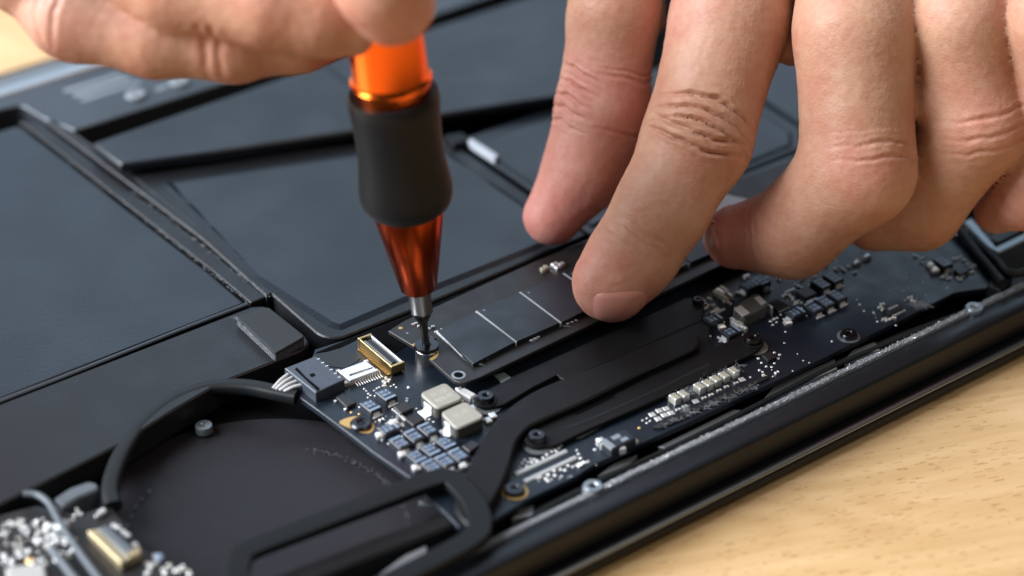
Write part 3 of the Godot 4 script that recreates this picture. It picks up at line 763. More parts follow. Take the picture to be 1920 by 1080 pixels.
	mm.call(-hw + 0.95, hw - 0.95, -hl + 1.3, hl - 1.3, 12.7, 13.2, "tongue", M.ic)
	for s in [-1.0, 1.0]:
		pb = Mesher.new()
		for i in 20:
			pb.box(mid + B * Vector3(s * (hw + 0.2), 0, lerpf(-hl + 0.8, hl - 0.6, i / 19.0)) + Vector3(0, 11.2 - mid.y, 0), Vector3(0.8, 0.35, 0.2), 0.03, yaw)
		part(pb, "solder_tail", M.gold, g)
	pb = Mesher.new()
	for i in 20:
		pb.box(mid + B * Vector3(-hw + 0.78, 0, lerpf(-hl + 1.3, hl - 1.3, i / 19.0)) + Vector3(0, 12.95 - mid.y, 0), Vector3(0.3, 0.5, 0.16), 0.02, yaw)
	part(pb, "contact_row", M.tin, g)
	# --- small chips and capacitors at the left
	chip("driver_chip", PackedVector2Array([Vector2(-24.3, 2.74), Vector2(-22.47, 2.31), Vector2(-22.14, 6.58), Vector2(-24.57, 6.77)]), 0.8, M.ic)
	pins("pins", Vector3(-24.74, 11.2, 3.16), Vector3(-24.68, 11.2, 6.54), 2, Vector3(0.5, 0.3, 0.5), M.tin, board)
	chip("mosfet", PackedVector2Array([Vector2(-17.1, 12.11), Vector2(-14.2, 12.04), Vector2(-14.21, 14.7), Vector2(-17.28, 14.84)]), 0.8, M.ic)
	pins("pins", Vector3(-17.29, 11.15, 12.18), Vector3(-17.22, 11.15, 14.22), 4, Vector3(0.4, 0.3, 0.4), M.tin, board)
	chip("mosfet", PackedVector2Array([Vector2(-17.76, 16.9), Vector2(-15.05, 16.72), Vector2(-14.77, 19.13), Vector2(-17.76, 19.51)]), 0.8, M.ic)
	pins("pins", Vector3(-17.43, 11.15, 16.26), Vector3(-17.46, 11.15, 18.42), 4, Vector3(0.4, 0.3, 0.4), M.tin, board)
	tantalum(Vector3(-16.4, 12.6, 8.66), -0.02)
	tantalum(Vector3(-21.03, 12.6, 9.9), -0.02)
	tantalum(Vector3(-22.51, 12.6, 17.98), PI / 2, -1.0)
	for q in [Vector3(-23.51, 12.6, 23.01), Vector3(-20.06, 12.6, 22.81), Vector3(-16.69, 12.6, 22.74), Vector3(-23.02, 12.6, 32.6), Vector3(-20, 12.6, 32.77), Vector3(-16.86, 12.6, 32.82)]: tantalum(q, 0.0, -1.0)
	for q in [Vector3(-23.58, 12.6, 28.44), Vector3(-20.16, 12.6, 28.26), Vector3(-16.47, 12.6, 28.26)]: tantalum(q, 0.0)
	chip("small_chip", PackedVector2Array([Vector2(-14.34, 30.54), Vector2(-11.54, 30.08), Vector2(-11.35, 32.35), Vector2(-14.33, 32.88)]), 1.0, M.ic, 0.15)
	pins("pins", Vector3(-13.98, 11.2, 32.44), Vector3(-11.66, 11.2, 32.27), 4, Vector3(0.4, 0.35, 0.4), M.tin, board)
	# two grey power inductors
	var n := 0
	for poly in [PackedVector2Array([Vector2(-11.98, 13.63), Vector2(-5.58, 13.66), Vector2(-6.01, 20.3), Vector2(-12.33, 20.02)]), PackedVector2Array([Vector2(-12.55, 21.17), Vector2(-6.19, 21.05), Vector2(-6.34, 27.54), Vector2(-13.34, 27.52)])]:
		var body := part(slab(round_poly(poly, 1.3, 6), 11.1, 13.3, 0.0), "power_inductor", M.inductor_side, board)
		part(slab(round_poly(poly, 1.3, 6), 13.3, 13.75, 0.25), "cap", M.inductor, body)
		var p2: PackedVector2Array = poly
		var ctr := (p2[0] + p2[1] + p2[2] + p2[3]) * 0.25
		var ex := (p2[1] - p2[0]).normalized()
		var left := (p2[0] + p2[3]) * 0.5
		for k in 2:
			var tb := Mesher.new()
			var sgn := -1.0 if k == 0 else 1.0
			var at := ctr + ex * sgn * ((p2[1] - p2[0]).length() * 0.5 + 0.1)
			tb.box(Vector3(at.x, 12.0, at.y), Vector3(0.3, 1.8, 2.4), 0.05, ex.angle())
			tb.box(Vector3(at.x + sgn * 0.8, 11.1, at.y + sgn * ex.y), Vector3(1.6, 0.2, 2.6), 0.05, ex.angle())
			part(tb, "terminal", M.tin, body)
		var tm := TextMesh.new()
		var font := SystemFont.new()
		font.font_names = PackedStringArray(["Droid Sans"])
		tm.font = font
		tm.text = "1C2R\nNN4R" if n == 0 else "1C2R"
		tm.font_size = 16
		tm.pixel_size = 0.000105
		tm.depth = 0.00002
		var tx := MeshInstance3D.new()
		tx.name = "printed_mark"
		tx.mesh = tm
		tx.material_override = M.inductor_print
		body.add_child(tx, true)
		tx.global_transform = Transform3D(Basis(Vector3.UP, -ex.angle()) * Basis(Vector3.RIGHT, -PI / 2), Vector3(ctr.x, 13.76, ctr.y - 0.4 * n) * U)
		n += 1
	var cw := Mesher.new()
	cw.box(Vector3(-3.15, 12.1, 17.63) + Vector3(0, -0.5, 0), Vector3(2.0, 1.6, 3.6), 0.3, -0.15)
	part(cw, "white_capacitor", M.white, board)
	for q in [Vector3(-2.97, 11.4, 14.97), Vector3(-2.69, 11.4, 19.46), Vector3(-4.75, 11.4, 21.27), Vector3(-3.17, 11.6, 25.89), Vector3(-4.72, 11.4, 26.36)]:
		var k := Mesher.new()
		k.box(q, Vector3(1.3, 0.7, 1.5), 0.2, 0.2)
		part(k, "solder_joint", M.tin, board)
	for q in [Vector3(-24.56, 11.6, 18), Vector3(-24.71, 11.6, 25.52), Vector3(-25, 11.5, 30.36), Vector3(-20.52, 11.6, 35.31), Vector3(-17.63, 11.6, 35.19), Vector3(-21.18, 12.2, 17.2), Vector3(-19.97, 11.6, 16.23)]:
		var k := Mesher.new()
		k.box(q, Vector3(1.6, 1.1, 1.5), 0.35, 0.3)
		part(k, "solder_joint", M.tin, board)
	for q in [Vector3(-10.25, 11, 7.73)]: dot(q, 0.35)
	for q in [Vector3(-17.63, 11, 2.93), Vector3(-17.71, 11, 3.77), Vector3(-17.9, 11, 4.76), Vector3(-17.87, 11, 5.46), Vector3(-16.33, 11, 4.57), Vector3(-15.48, 11, 4.29), Vector3(-14.93, 11, 4.25), Vector3(-14.01, 11, 4.25), Vector3(-12.84, 11, 5.34), Vector3(-12.01, 11, 5.28), Vector3(-12.21, 11, 6.27), Vector3(-13.26, 11, 14.48), Vector3(-13.36, 11, 18.81), Vector3(-13.22, 11, 20.01), Vector3(-13.95, 11, 18.38), Vector3(-15.6, 11, 18.68), Vector3(-18.72, 11, 5.73)]: dot(q, 0.22)
	for q in [Vector3(-24.22, 11, 7.87), Vector3(-23.27, 11, 9.24)]: dot(q, 0.3, M.ring)
	for q in [Vector3(-12.32, 11, 2.99), Vector3(-12.32, 11, 3.9), Vector3(-13.22, 11, 3.7), Vector3(-18.27, 11, 14.94), Vector3(-19.36, 11, 16.97), Vector3(-18.88, 11, 17.54), Vector3(-13.29, 11, 11.33), Vector3(-13.78, 11, 4.65)]: passive(q, rng.randf() * 3.0, rng.randi() % 2)
	# --- ringed screw pads
	part(slab(curve2(PackedVector2Array([Vector2(-28.06, 9.19), Vector2(-24.61, 9.34), Vector2(-22.89, 11.94), Vector2(-23.38, 14.41), Vector2(-25.26, 15.61), Vector2(-26.41, 14.75), Vector2(-27.14, 12.91)]), 5), 10.9, 11.06), "gilt_pad", M.ring, board)
	cross_screw(Vector3(-25.23, 11.1, 12.55), 2.15, board, 0.8)
	for d in [[Vector3(-14.27, 11, 46.77), 2.6], [Vector3(73.35, 11, 47.4), 2.4]]:
		var k := Mesher.new()
		k.lathe(PackedVector2Array([Vector2(d[1], -0.1), Vector2(d[1], 0.08), Vector2(0, 0.1)]), d[0], Vector3.UP, 32)
		part(k, "gilt_ring", M.ring if d[1] > 2.5 else M.post, board)
		cross_screw(d[0] + Vector3(0, 0.1, 0), d[1] - 0.6, board, 0.9)
	# --- tinned strips and dots before the heat pipe
	for e in [[Vector3(-10.93, 11, 42.73), Vector3(1.54, 11, 42.84)], [Vector3(-10.81, 11, 45.49), Vector3(1.72, 11, 45.51)]]:
		var k := Mesher.new()
		k.cable(PackedVector3Array([e[0], e[0].lerp(e[1], 0.5), e[1]]), 0.55, 0.3, 10)
		part(k, "solder_strip", M.solder, board)
	for q in [Vector3(-9.6, 11, 41.87), Vector3(-8.76, 11, 41.46), Vector3(-7.52, 11, 40.72), Vector3(-6.56, 11, 40.17), Vector3(-7.39, 11, 41.86), Vector3(-6.49, 11, 41.06), Vector3(-5.45, 11, 40.58), Vector3(-5.84, 11, 41.55), Vector3(-4.98, 11, 41.14), Vector3(-4.81, 11, 41.9), Vector3(-3.28, 11, 41.79), Vector3(-2.06, 11, 41.43), Vector3(-0.79, 11, 41.32), Vector3(0.05, 11, 41.1), Vector3(0.06, 11, 41.74), Vector3(1.03, 11, 41.2), Vector3(1.82, 11, 40.72), Vector3(3.4, 11, 43.81), Vector3(2.89, 11, 44.91), Vector3(2.35, 11, 46.19), Vector3(2.85, 11, 47.82), Vector3(2.12, 11, 47.91), Vector3(2.01, 11, 47.4), Vector3(1.14, 11, 47.8), Vector3(1.03, 11, 47.3), Vector3(0.22, 11, 47.32), Vector3(-0.59, 11, 47.35), Vector3(-1.03, 11, 46.6), Vector3(-2.37, 11, 47.27), Vector3(-2.91, 11, 46.65), Vector3(-4.2, 11, 48.38), Vector3(-4.96, 11, 47.4), Vector3(-4.1, 11, 46.18), Vector3(-5.83, 11, 46.54), Vector3(-6.36, 11, 48), Vector3(-7.05, 11, 47.89), Vector3(-6.96, 11, 47.14), Vector3(-7.46, 11, 46.15), Vector3(-8.25, 11, 46.17)]: dot(q, rng.randf_range(0.24, 0.44), M.solder)
	# --- large tantalum before the pipe
	var bm := Mesher.new()
	bm.box(Vector3(10.18, 13, 47.73) - Vector3(0, 0.95, 0), Vector3(6.3, 1.9, 3.7), 0.25, 0.0)
	var big := part(bm, "tantalum_capacitor", M.tantalum, board)
	bm = Mesher.new()
	bm.box(Vector3(10.18, 13, 47.73) + Vector3(-2.3, 0.01, 0), Vector3(1.0, 0.04, 3.2))
	part(bm, "polarity_stripe", M.print_grey, big)
	bm = Mesher.new()
	bm.box(Vector3(10.18, 13, 47.73) + Vector3(0.2, 0.01, -0.7), Vector3(1.9, 0.04, 1.1))
	bm.box(Vector3(10.18, 13, 47.73) + Vector3(1.0, 0.01, 0.8), Vector3(1.6, 0.04, 1.0))
	part(bm, "printed_mark", M.print_grey, big)
	for q in [Vector3(7.82, 11.9, 45.83), Vector3(9.88, 11.7, 48.96), Vector3(13.47, 11.5, 48.74)]:
		var k := Mesher.new()
		k.box(q, Vector3(1.4, 1.5, 2.2) if q.x < Vector3(10, 11, 46.81).x else Vector3(1.6, 1.0, 0.9), 0.25, 0.2)
		part(k, "terminal", M.tin, big)
	dot(Vector3(6.23, 11, 45.71), 0.3); dot(Vector3(17.8, 11, 45.51), 0.35, M.ring)
	# --- row of tiny ceramic blocks in a dusty well
	for q in [Vector3(22.6, 11, 43.82), Vector3(24.52, 11, 43.7), Vector3(26.09, 11, 43.98), Vector3(22.59, 11, 45.58), Vector3(24.42, 11, 45.4), Vector3(25.9, 11, 45.62), Vector3(32.44, 11, 45.57), Vector3(44.99, 11, 45.56)]:
		var k := unit("tin_pad", func(b: Mesher): b.box(Vector3(0, 0.12, 0), Vector3(1.25, 0.24, 1.25), 0.1))
		put(k, "tinned_pad", M.tin, board, q, 0.2)
	for q in [Vector3(29, 11, 43.24), Vector3(31.08, 11, 43.44), Vector3(35.36, 11, 43.44), Vector3(39.67, 11, 43.45), Vector3(41.92, 11, 43.52), Vector3(44.62, 11, 43.44), Vector3(37.38, 11, 43.58)]:
		var o := put(unit("block", func(b: Mesher): b.box(Vector3(0, 0.75, 0), Vector3(1.5, 1.5, 1.9), 0.15)), "ceramic_capacitor", M.ceramic, board, q, 0.0)
		put(unit("block_ends", func(b: Mesher):
			b.box(Vector3(0, 0.76, 0.82), Vector3(1.58, 1.56, 0.4), 0.12)
			b.box(Vector3(0, 0.76, -0.82), Vector3(1.58, 1.56, 0.4), 0.12)), "end_caps", M.tin, o, q, 0.0)
	for q in [Vector3(27.59, 11, 45.77), Vector3(29.41, 11, 45.78), Vector3(34.41, 11, 45.91), Vector3(36.25, 11, 45.93), Vector3(38.53, 11, 45.8), Vector3(40.6, 11, 45.74), Vector3(43.03, 11, 45.95)]: passive(q, 0.2, 0)
	for q in [Vector3(19.92, 11, 44.03), Vector3(21.05, 11, 43.99), Vector3(20.98, 11, 45.04), Vector3(20.01, 11, 45.19), Vector3(47.01, 11, 45.91)]: dot(q, 0.25)
	part(slab(PackedVector2Array([Vector2(19.62, 47.5), Vector2(20.56, 46.89), Vector2(49.51, 47.72), Vector2(49.3, 48.72), Vector2(20.76, 48.56)]), PCB, 11.5, 0.1), "edge_seal", M.ic, board)
	fibres("lint", Vector3(29.08, 11.4, 42.64), Vector3(34.48, 11.6, 42.93), 110, 1.6, board)
	fibres("lint", Vector3(34.65, 11.5, 42.43), Vector3(46.76, 11.5, 42.66), 160, 1.8, board)
	fibres("lint", Vector3(28.97, 11.3, 46.41), Vector3(28.45, 11.2, 47.63), 70, 1.2, board)
	fibres("lint", Vector3(20.99, 11.5, 48.3), Vector3(45.7, 11.5, 49.27), 140, 1.0, board)
	# --- right cluster
	var ind := chip("power_inductor", round_poly(PackedVector2Array([Vector2(58.34, 28.16), Vector2(66.48, 26.62), Vector2(65.5, 31.71), Vector2(58.12, 31.97)]), 1.3, 4), 2.8, M.metal_inductor, 0.2)
	for poly in [PackedVector2Array([Vector2(58.17, 28.66), Vector2(60.29, 28.48), Vector2(59.89, 31.67), Vector2(57.77, 31.84)]), PackedVector2Array([Vector2(64.49, 28.07), Vector2(65.95, 28.14), Vector2(65.3, 30.93), Vector2(63.79, 31.07)])]:
		part(slab(poly, 13.7, 13.95, 0.08), "tab", M.tin, ind)
	for q in [Vector3(59.14, 12.5, 29.07), Vector3(65.92, 12, 31.15)]:
		var k := Mesher.new()
		k.box(q, Vector3(0.4, 2.4, 2.2), 0.1, 0.0)
		part(k, "terminal", M.tin, ind)
	for q in [Vector3(73.67, 12.6, 36.51), Vector3(77.1, 12.6, 36.52), Vector3(80.69, 12.6, 36.38)]: tantalum(q, 0.0, -1.0)
	for q in [Vector3(81.33, 12.6, 30.95), Vector3(85.08, 12.6, 30.86), Vector3(71.84, 12.6, 22.38)]: tantalum(q, 0.0)
	for q in [Vector3(69.28, 12.6, 35.76), Vector3(53.74, 12.6, 27.24), Vector3(53.55, 12.6, 32.98), Vector3(68.71, 12.6, 22.41)]: tantalum(q, PI / 2, -1.0)
	for q in [Vector3(66.37, 11.5, 36.53), Vector3(71.64, 11.5, 24.53), Vector3(54.19, 11.5, 29.48), Vector3(71.39, 11.6, 18.83)]:
		var k := Mesher.new()
		k.box(q, Vector3(1.6, 0.9, 1.3), 0.35, 0.3)
		part(k, "solder_joint", M.tin, board)
	chip("controller_chip", PackedVector2Array([Vector2(75.5, 29.43), Vector2(78.93, 29.13), Vector2(78.71, 32.57), Vector2(75.41, 32.42)]), 0.9, M.ic)
	pins("pins", Vector3(75.56, 11.15, 33.16), Vector3(77.8, 11.15, 33.29), 5, Vector3(0.3, 0.3, 0.5), M.tin, board)
	chip("controller_chip", PackedVector2Array([Vector2(67.63, 29.21), Vector2(70.53, 29.08), Vector2(70.64, 32.2), Vector2(67.57, 32.18)]), 0.9, M.ic)
	pins("pins", Vector3(68.11, 11.15, 32.19), Vector3(70.45, 11.15, 32.16), 5, Vector3(0.3, 0.3, 0.5), M.tin, board)
	for q in [Vector3(57.53, 11.6, 29.92), Vector3(57.75, 11.6, 30.83), Vector3(56.81, 11.6, 30.87), Vector3(57.12, 11.6, 31.83), Vector3(57.4, 11.5, 32.35), Vector3(61.66, 11.6, 20.17), Vector3(62.66, 11.7, 20.07), Vector3(63.86, 11.7, 19.93), Vector3(63.44, 11.6, 21.74), Vector3(61.78, 11.6, 22.04)]:
		var k := Mesher.new()
		k.box(q, Vector3(0.7, 1.2, 2.4), 0.15, 0.0)
		part(k, "ceramic_bar", M.tin if rng.randf() < 0.5 else M.ceramic, board)
	for q in [Vector3(57.06, 11.4, 24.23), Vector3(75.18, 11.5, 28.18), Vector3(58.17, 11.2, 24.68)]:
		var k := Mesher.new()
		k.box(q, Vector3(2.6, 0.5, 0.5), 0.1, 0.0)
		part(k, "link", M.solder, board)
	for q in [Vector3(73.07, 11, 28.49), Vector3(74.23, 11, 28.58), Vector3(73.92, 11, 29.88), Vector3(73.37, 11, 31.25), Vector3(72.93, 11, 32.2), Vector3(74.08, 11, 32.29), Vector3(61.81, 11, 23.72), Vector3(61.64, 11, 22.58), Vector3(63.57, 11, 22.48), Vector3(65.42, 11, 21.81), Vector3(59.47, 11, 19.96), Vector3(57.74, 11, 19.7), Vector3(54.06, 11, 19.25), Vector3(90.59, 11, 27.63), Vector3(90.33, 11, 29.03), Vector3(92.18, 11, 28.8), Vector3(91.67, 11, 31.07), Vector3(74.94, 11, 21.6), Vector3(78.13, 11, 28.12), Vector3(95.36, 11, 28.22)]: passive(q, rng.randi() % 2 * PI / 2, rng.randi() % 2)
	for q in [Vector3(64.33, 11, 33.6), Vector3(65.42, 11, 33.41), Vector3(66.24, 11, 33.52), Vector3(65.04, 11, 34.62), Vector3(63.72, 11, 34.88), Vector3(49.99, 11, 24.96), Vector3(49.99, 11, 25.94), Vector3(50.04, 11, 26.71), Vector3(50.58, 11, 28.58), Vector3(50.36, 11, 30.13), Vector3(51.52, 11, 31.47), Vector3(50.72, 11, 32.82), Vector3(58.81, 11, 35.41), Vector3(64.08, 11, 38.34), Vector3(67.71, 11, 33.11)]: dot(q, rng.randf_range(0.22, 0.4))
	for q in [Vector3(91.99, 11, 35.24), Vector3(86.18, 11, 35.09), Vector3(82.81, 11, 42.54), Vector3(84.01, 11, 44.17), Vector3(100.94, 11, 42.37), Vector3(103.55, 11, 46.89), Vector3(82.17, 11, 47.06), Vector3(61.04, 11, 41.19), Vector3(83.84, 11, 40.27), Vector3(100.85, 11, 37.58), Vector3(84.31, 11, 50.37), Vector3(69.34, 11, 46.62)]: dot(q, 0.26, M.solder)
	# chip with fine pins and its little neighbours
	var fine := chip("interface_chip", PackedVector2Array([Vector2(85.96, 45.23), Vector2(89.95, 45.4), Vector2(89.23, 47.64), Vector2(84.78, 47.61)]), 1.0, M.ic, 0.1)
	part(slab(PackedVector2Array([Vector2(86.3, 45.82), Vector2(89.12, 45.89), Vector2(88.94, 46.52), Vector2(86.13, 46.45)]), 11.95, 12.04), "top_mark", M.print_grey, fine)
	pins("pins", Vector3(86.1, 11.25, 47.68), Vector3(89.47, 11.25, 47.67), 9, Vector3(0.18, 0.5, 0.7), M.tin, fine)
	for q in [Vector3(87.52, 11, 43.24), Vector3(86.27, 11, 43.83), Vector3(86.23, 11, 44.81), Vector3(83.78, 11, 47.5), Vector3(84.03, 11, 48.18), Vector3(85.1, 11, 48.23), Vector3(85.84, 11, 48.28), Vector3(93.7, 11, 46.29), Vector3(94.06, 11, 45.02)]: passive(q, rng.randf() * 1.5, 0)
	fibres("lint", Vector3(92.29, 11.3, 47.59), Vector3(94.26, 11.3, 48.79), 70, 1.6, board)
	# chip beside the bracket screw
	chip("sensor_chip", PackedVector2Array([Vector2(53.56, 42.17), Vector2(55.89, 42.23), Vector2(55.61, 44.41), Vector2(53.16, 44.48)]), 0.7, M.ic)
	for q in [Vector3(52.85, 11, 42.05), Vector3(52.33, 11, 43.55), Vector3(52.2, 11, 45.1), Vector3(52.94, 11, 45.89), Vector3(54.3, 11, 45.25), Vector3(56.1, 11, 44.46), Vector3(56.94, 11, 42.47), Vector3(57.29, 11, 43.68), Vector3(50.16, 11, 45.22), Vector3(50.29, 11, 46.02)]: dot(q, rng.randf_range(0.25, 0.4))
	# scattered vias and small parts
	var sr := RandomNumberGenerator.new()
	sr.seed = 31
	var spots := [[Vector3(84.36, 11, 37.86), Vector3(101.16, 11, 37.29), Vector3(80.71, 11, 47.71), 26], [Vector3(49.03, 11, 45.79), Vector3(61.3, 11, 45.46), Vector3(48.2, 11, 49.79), 10], [Vector3(51.13, 11, 20.85), Vector3(59.75, 11, 19.66), Vector3(48.93, 11, 26.63), 16], [Vector3(76.45, 11, 21.67), Vector3(92.71, 11, 23.05), Vector3(75.57, 11, 27.51), 22], [Vector3(-22.53, 11, 12.86), Vector3(-14.39, 11, 12.3), Vector3(-21.06, 11, 16.14), 8], [Vector3(-9.21, 11, 46.07), Vector3(5.87, 11, 46.92), Vector3(-9.14, 11, 49.18), 10]]
	for e in spots:
		for k in e[3]:
			var pq: Vector3 = e[0] + (e[1] - e[0]) * sr.randf() + (e[2] - e[0]) * sr.randf()
			if sr.randf() < 0.7: dot(pq, [0.12, 0.16, 0.2][sr.randi() % 3], M.solder)
			elif e[3] != 26: passive(pq, (sr.randi() % 2) * PI / 2, sr.randi() % 2)
	# far right cluster
	tantalum(Vector3(108.67, 12.6, 40.62), 0.1)
	for q in [Vector3(105.77, 11.7, 40.98), Vector3(106.69, 11.5, 38.89)]:
		var k := Mesher.new()
		k.box(q, Vector3(1.8, 1.2, 1.3), 0.4, 0.4)
		part(k, "solder_joint", M.tin, board)
	chip("small_chip", PackedVector2Array([Vector2(108.9, 43.61), Vector2(112.02, 43.52), Vector2(111.54, 45.82), Vector2(108.44, 45.9)]), 1.0, M.ic)
	for q in [Vector3(113.08, 11, 40.22), Vector3(114.32, 11, 40.33), Vector3(114.26, 11, 41.63), Vector3(113.88, 11, 43.22), Vector3(113.32, 11, 44.67), Vector3(114.53, 11, 44.49), Vector3(110.98, 11, 45.58), Vector3(109.28, 11, 45.91), Vector3(108.22, 11, 45.65), Vector3(106.62, 11, 43.42), Vector3(105.43, 11, 43.59), Vector3(106.23, 11, 44.71), Vector3(107.66, 11, 35.69), Vector3(107.08, 11, 34.18), Vector3(112.23, 11, 45.98), Vector3(106.3, 11, 36.82), Vector3(107.96, 11, 46.51)]: passive(q, rng.randf() * 1.5, 0)
	for q in [Vector3(97.78, 11.6, 28.5), Vector3(94.29, 11.4, 28.74)]:
		var k := Mesher.new()
		k.box(q, Vector3(2.0, 1.0, 1.2), 0.4, 0.0)
		part(k, "solder_joint", M.tin, board)
	# clip and coax socket glimpsed under the curled finger
	var wc := thing("white_clip", "pale grey plastic clip under the curled fingertip, beside the drive", "clip", Vector3(86.86, 11, -4.8))
	part(slab(round_poly(PackedVector2Array([Vector2(77.03, -0.61), Vector2(84.19, -4.97), Vector2(85.62, -1.64), Vector2(87.54, 1.48), Vector2(83.61, 5.34), Vector2(75.55, 5.5)]), 0.6), PCB, 17, 0.3), "body", M.white, wc)
	part(slab(PackedVector2Array([Vector2(74.19, 1.8), Vector2(77.86, -0.51), Vector2(77.89, 1.19), Vector2(74.53, 3.15)]), PCB, 17.3, 0.2), "contact", M.gold, wc)

# ---------- solid state drive ----------
func build_drive() -> void:
	var t := thing("storage_drive", "slim black storage board with a row of flat chips, being unscrewed", "drive board", Vector3(22.67, 13.2, 6.34))
	var poly := PackedVector2Array()
	# outline with a round notch for the screw
	var left_a := PackedVector2Array([Vector2(-3.25, -7.48)])[0]
	var left_b := PackedVector2Array([Vector2(-3.88, 16.12)])[0]
	var notch := PackedVector2Array([Vector2(-2.26, 3.02)])[0]
	poly.append_array(round_poly(PackedVector2Array([Vector2(102.1, 12.52), Vector2(106.43, -6.65), Vector2(35.72, -9.92), Vector2(-0.27, -8.43), Vector2(-3.19, -7.92), Vector2(-3.43, -5.21)]), [0.0, 0.0, 0.0, 1.5, 1.0, 0.0]).slice(0, -6))
	var out := PackedVector2Array()
	for p in round_poly(PackedVector2Array([Vector2(101.67, 13.62), Vector2(110.47, -9.1), Vector2(35.85, -10.08), Vector2(0.2, -8.33), Vector2(-3.54, -7.45), Vector2(-8.99, -5.99)]), [0.5, 0.5, 0.0, 1.2, 0.8, 0.0]):
		if p != PackedVector2Array([Vector2(-8.99, -5.99)])[0]: out.append(p)
	var dirv := (left_b - left_a).normalized()
	var nrm := Vector2(-dirv.y, dirv.x)
	var along := (notch - left_a).dot(dirv)
	var foot := left_a + dirv * along
	var R := 2.7
	out.append(foot - dirv * R)
	var inward := (notch - foot).normalized()
	if (PackedVector2Array([Vector2(13.09, 0.73)])[0] - foot).dot(nrm) < 0: nrm = -nrm
	for i in range(1, 10):
		var w := PI * i / 10.0
		out.append(foot - dirv * R * cos(w) + nrm * R * sin(w))
	out.append(foot + dirv * R)
	for p in round_poly(PackedVector2Array([Vector2(-3.34, -13.88), Vector2(-4.18, 14.77), Vector2(-3.37, 16.5), Vector2(0.39, 16.8)]), [0.0, 0.8, 0.8, 0.0]):
		if p != PackedVector2Array([Vector2(-3.34, -13.88)])[0] and p != PackedVector2Array([Vector2(0.39, 16.8)])[0]: out.append(p)
	out.append_array(PackedVector2Array([Vector2(0.67, 16.78), Vector2(29.22, 15.6), Vector2(57.58, 15.06)]))
	part(slab(out, 13.2, 14.0, 0.12), "bare_board", M.ssd, t)
	var k := Mesher.new()
	k.lathe(PackedVector2Array([Vector2(1.45, 0), Vector2(1.4, 0.06), Vector2(1.0, 0.06), Vector2(0.95, 0.0)]), Vector3(-2.28, 14, 13.67), Vector3.UP, 24)
	part(k, "hole_rim", M.print_grey, t)
	k = Mesher.new()
	k.lathe(PackedVector2Array([Vector2(0.95, 0.0), Vector2(0.95, 0.02), Vector2(0, 0.02)]), Vector3(-2.28, 14, 13.67), Vector3.UP, 24)
	part(k, "hole", M.pit, t)
	part(slab(circle(PackedVector2Array([Vector2(-1.74, -6.6)])[0], 0.45, 14), 13.9, 14.03), "gilt_dot", M.ring, t)
	# half ring of bare gold round the screw notch
	var rg := PackedVector2Array()
	for i in 15: rg.append(foot + (nrm * sin(PI * i / 14.0 ) - dirv * cos(PI * i / 14.0)) * 3.5)
	for i in 15: rg.append(foot + (nrm * sin(PI * (14 - i) / 14.0) - dirv * cos(PI * (14 - i) / 14.0)) * 2.72)
	part(slab(rg, 13.95, 14.04), "gilt_ring", M.ring, t)
	var chips := [PackedVector2Array([Vector2(3.14, -0.43), Vector2(13.18, -1.02), Vector2(13.04, 12.39), Vector2(1.5, 13.43)]), PackedVector2Array([Vector2(13.81, -1.29), Vector2(25.03, -1.47), Vector2(24.64, 12.35), Vector2(13.41, 12.44)]), PackedVector2Array([Vector2(25.43, -1.43), Vector2(36.94, -1.61), Vector2(36.84, 11.77), Vector2(25.11, 12.45)]), PackedVector2Array([Vector2(37.34, -1.57), Vector2(49.34, -2.14), Vector2(48.88, 11.58), Vector2(37.23, 11.81)]), PackedVector2Array([Vector2(49.76, -2.1), Vector2(62.27, -2.55), Vector2(61.16, 11.32), Vector2(49.29, 11.62)]), PackedVector2Array([Vector2(62.84, -2.68), Vector2(75.22, -2.95), Vector2(74.61, 11.14), Vector2(61.95, 11.11)])]
	for c in chips:
		part(slab(round_poly(c, 0.15, 2), 14.05, 15.0, 0.05), "memory_chip", M.nand, t)
	for e in [PackedVector2Array([Vector2(13.41, -1.22), Vector2(13.81, -1.29), Vector2(13.4, 12.54), Vector2(13, 12.61)]), PackedVector2Array([Vector2(25.14, -1.51), Vector2(25.49, -1.51), Vector2(25.09, 12.56), Vector2(24.64, 12.59)]), PackedVector2Array([Vector2(37.05, -1.65), Vector2(37.41, -1.65), Vector2(37.15, 12), Vector2(36.75, 11.96)]), PackedVector2Array([Vector2(61.96, -2.64), Vector2(62.39, -2.6), Vector2(61.18, 11.46), Vector2(60.76, 11.42)])]:  # thin pale strips along the chip edges
		part(slab(e, 14.0, 14.97), "pale_line", M.pale_strip, t)
	part(slab(PackedVector2Array([Vector2(2.98, -0.93), Vector2(3.62, -1.06), Vector2(2.23, 12.67), Vector2(1.66, 12.71)]), 14.0, 14.5, 0.1), "pale_line", M.pale_strip, t)
	for q in [Vector3(-2.44, 14, -4.72), Vector3(3.17, 15, -0.65), Vector3(14.34, 15, -0.9), Vector3(25.89, 15, -0.58), Vector3(37.94, 15, -0.87)]:
		k = Mesher.new()
		k.lathe(PackedVector2Array([Vector2(0.26, 0.0), Vector2(0.26, 0.02), Vector2(0, 0.02)]), q + Vector3(0.7, 0.0, 0.4), Vector3.UP, 12)
		part(k, "pin_mark", M.print_grey, t)
	for q in [Vector3(35.08, 14.3, -5.89), Vector3(36.15, 14.3, -6.14)]:
		k = Mesher.new()
		k.box(q, Vector3(0.9, 1.1, 1.2), 0.15, 0.3)
		part(k, "capacitor", M.ceramic, t)
	for q in [Vector3(38.31, 14.4, -5.92), Vector3(38.29, 14.3, -4.82), Vector3(39.51, 14.3, -5.23)]:
		k = Mesher.new()
		k.box(q, Vector3(1.6, 1.0, 1.0), 0.2, -0.1)
		part(k, "capacitor", M.tin, t)
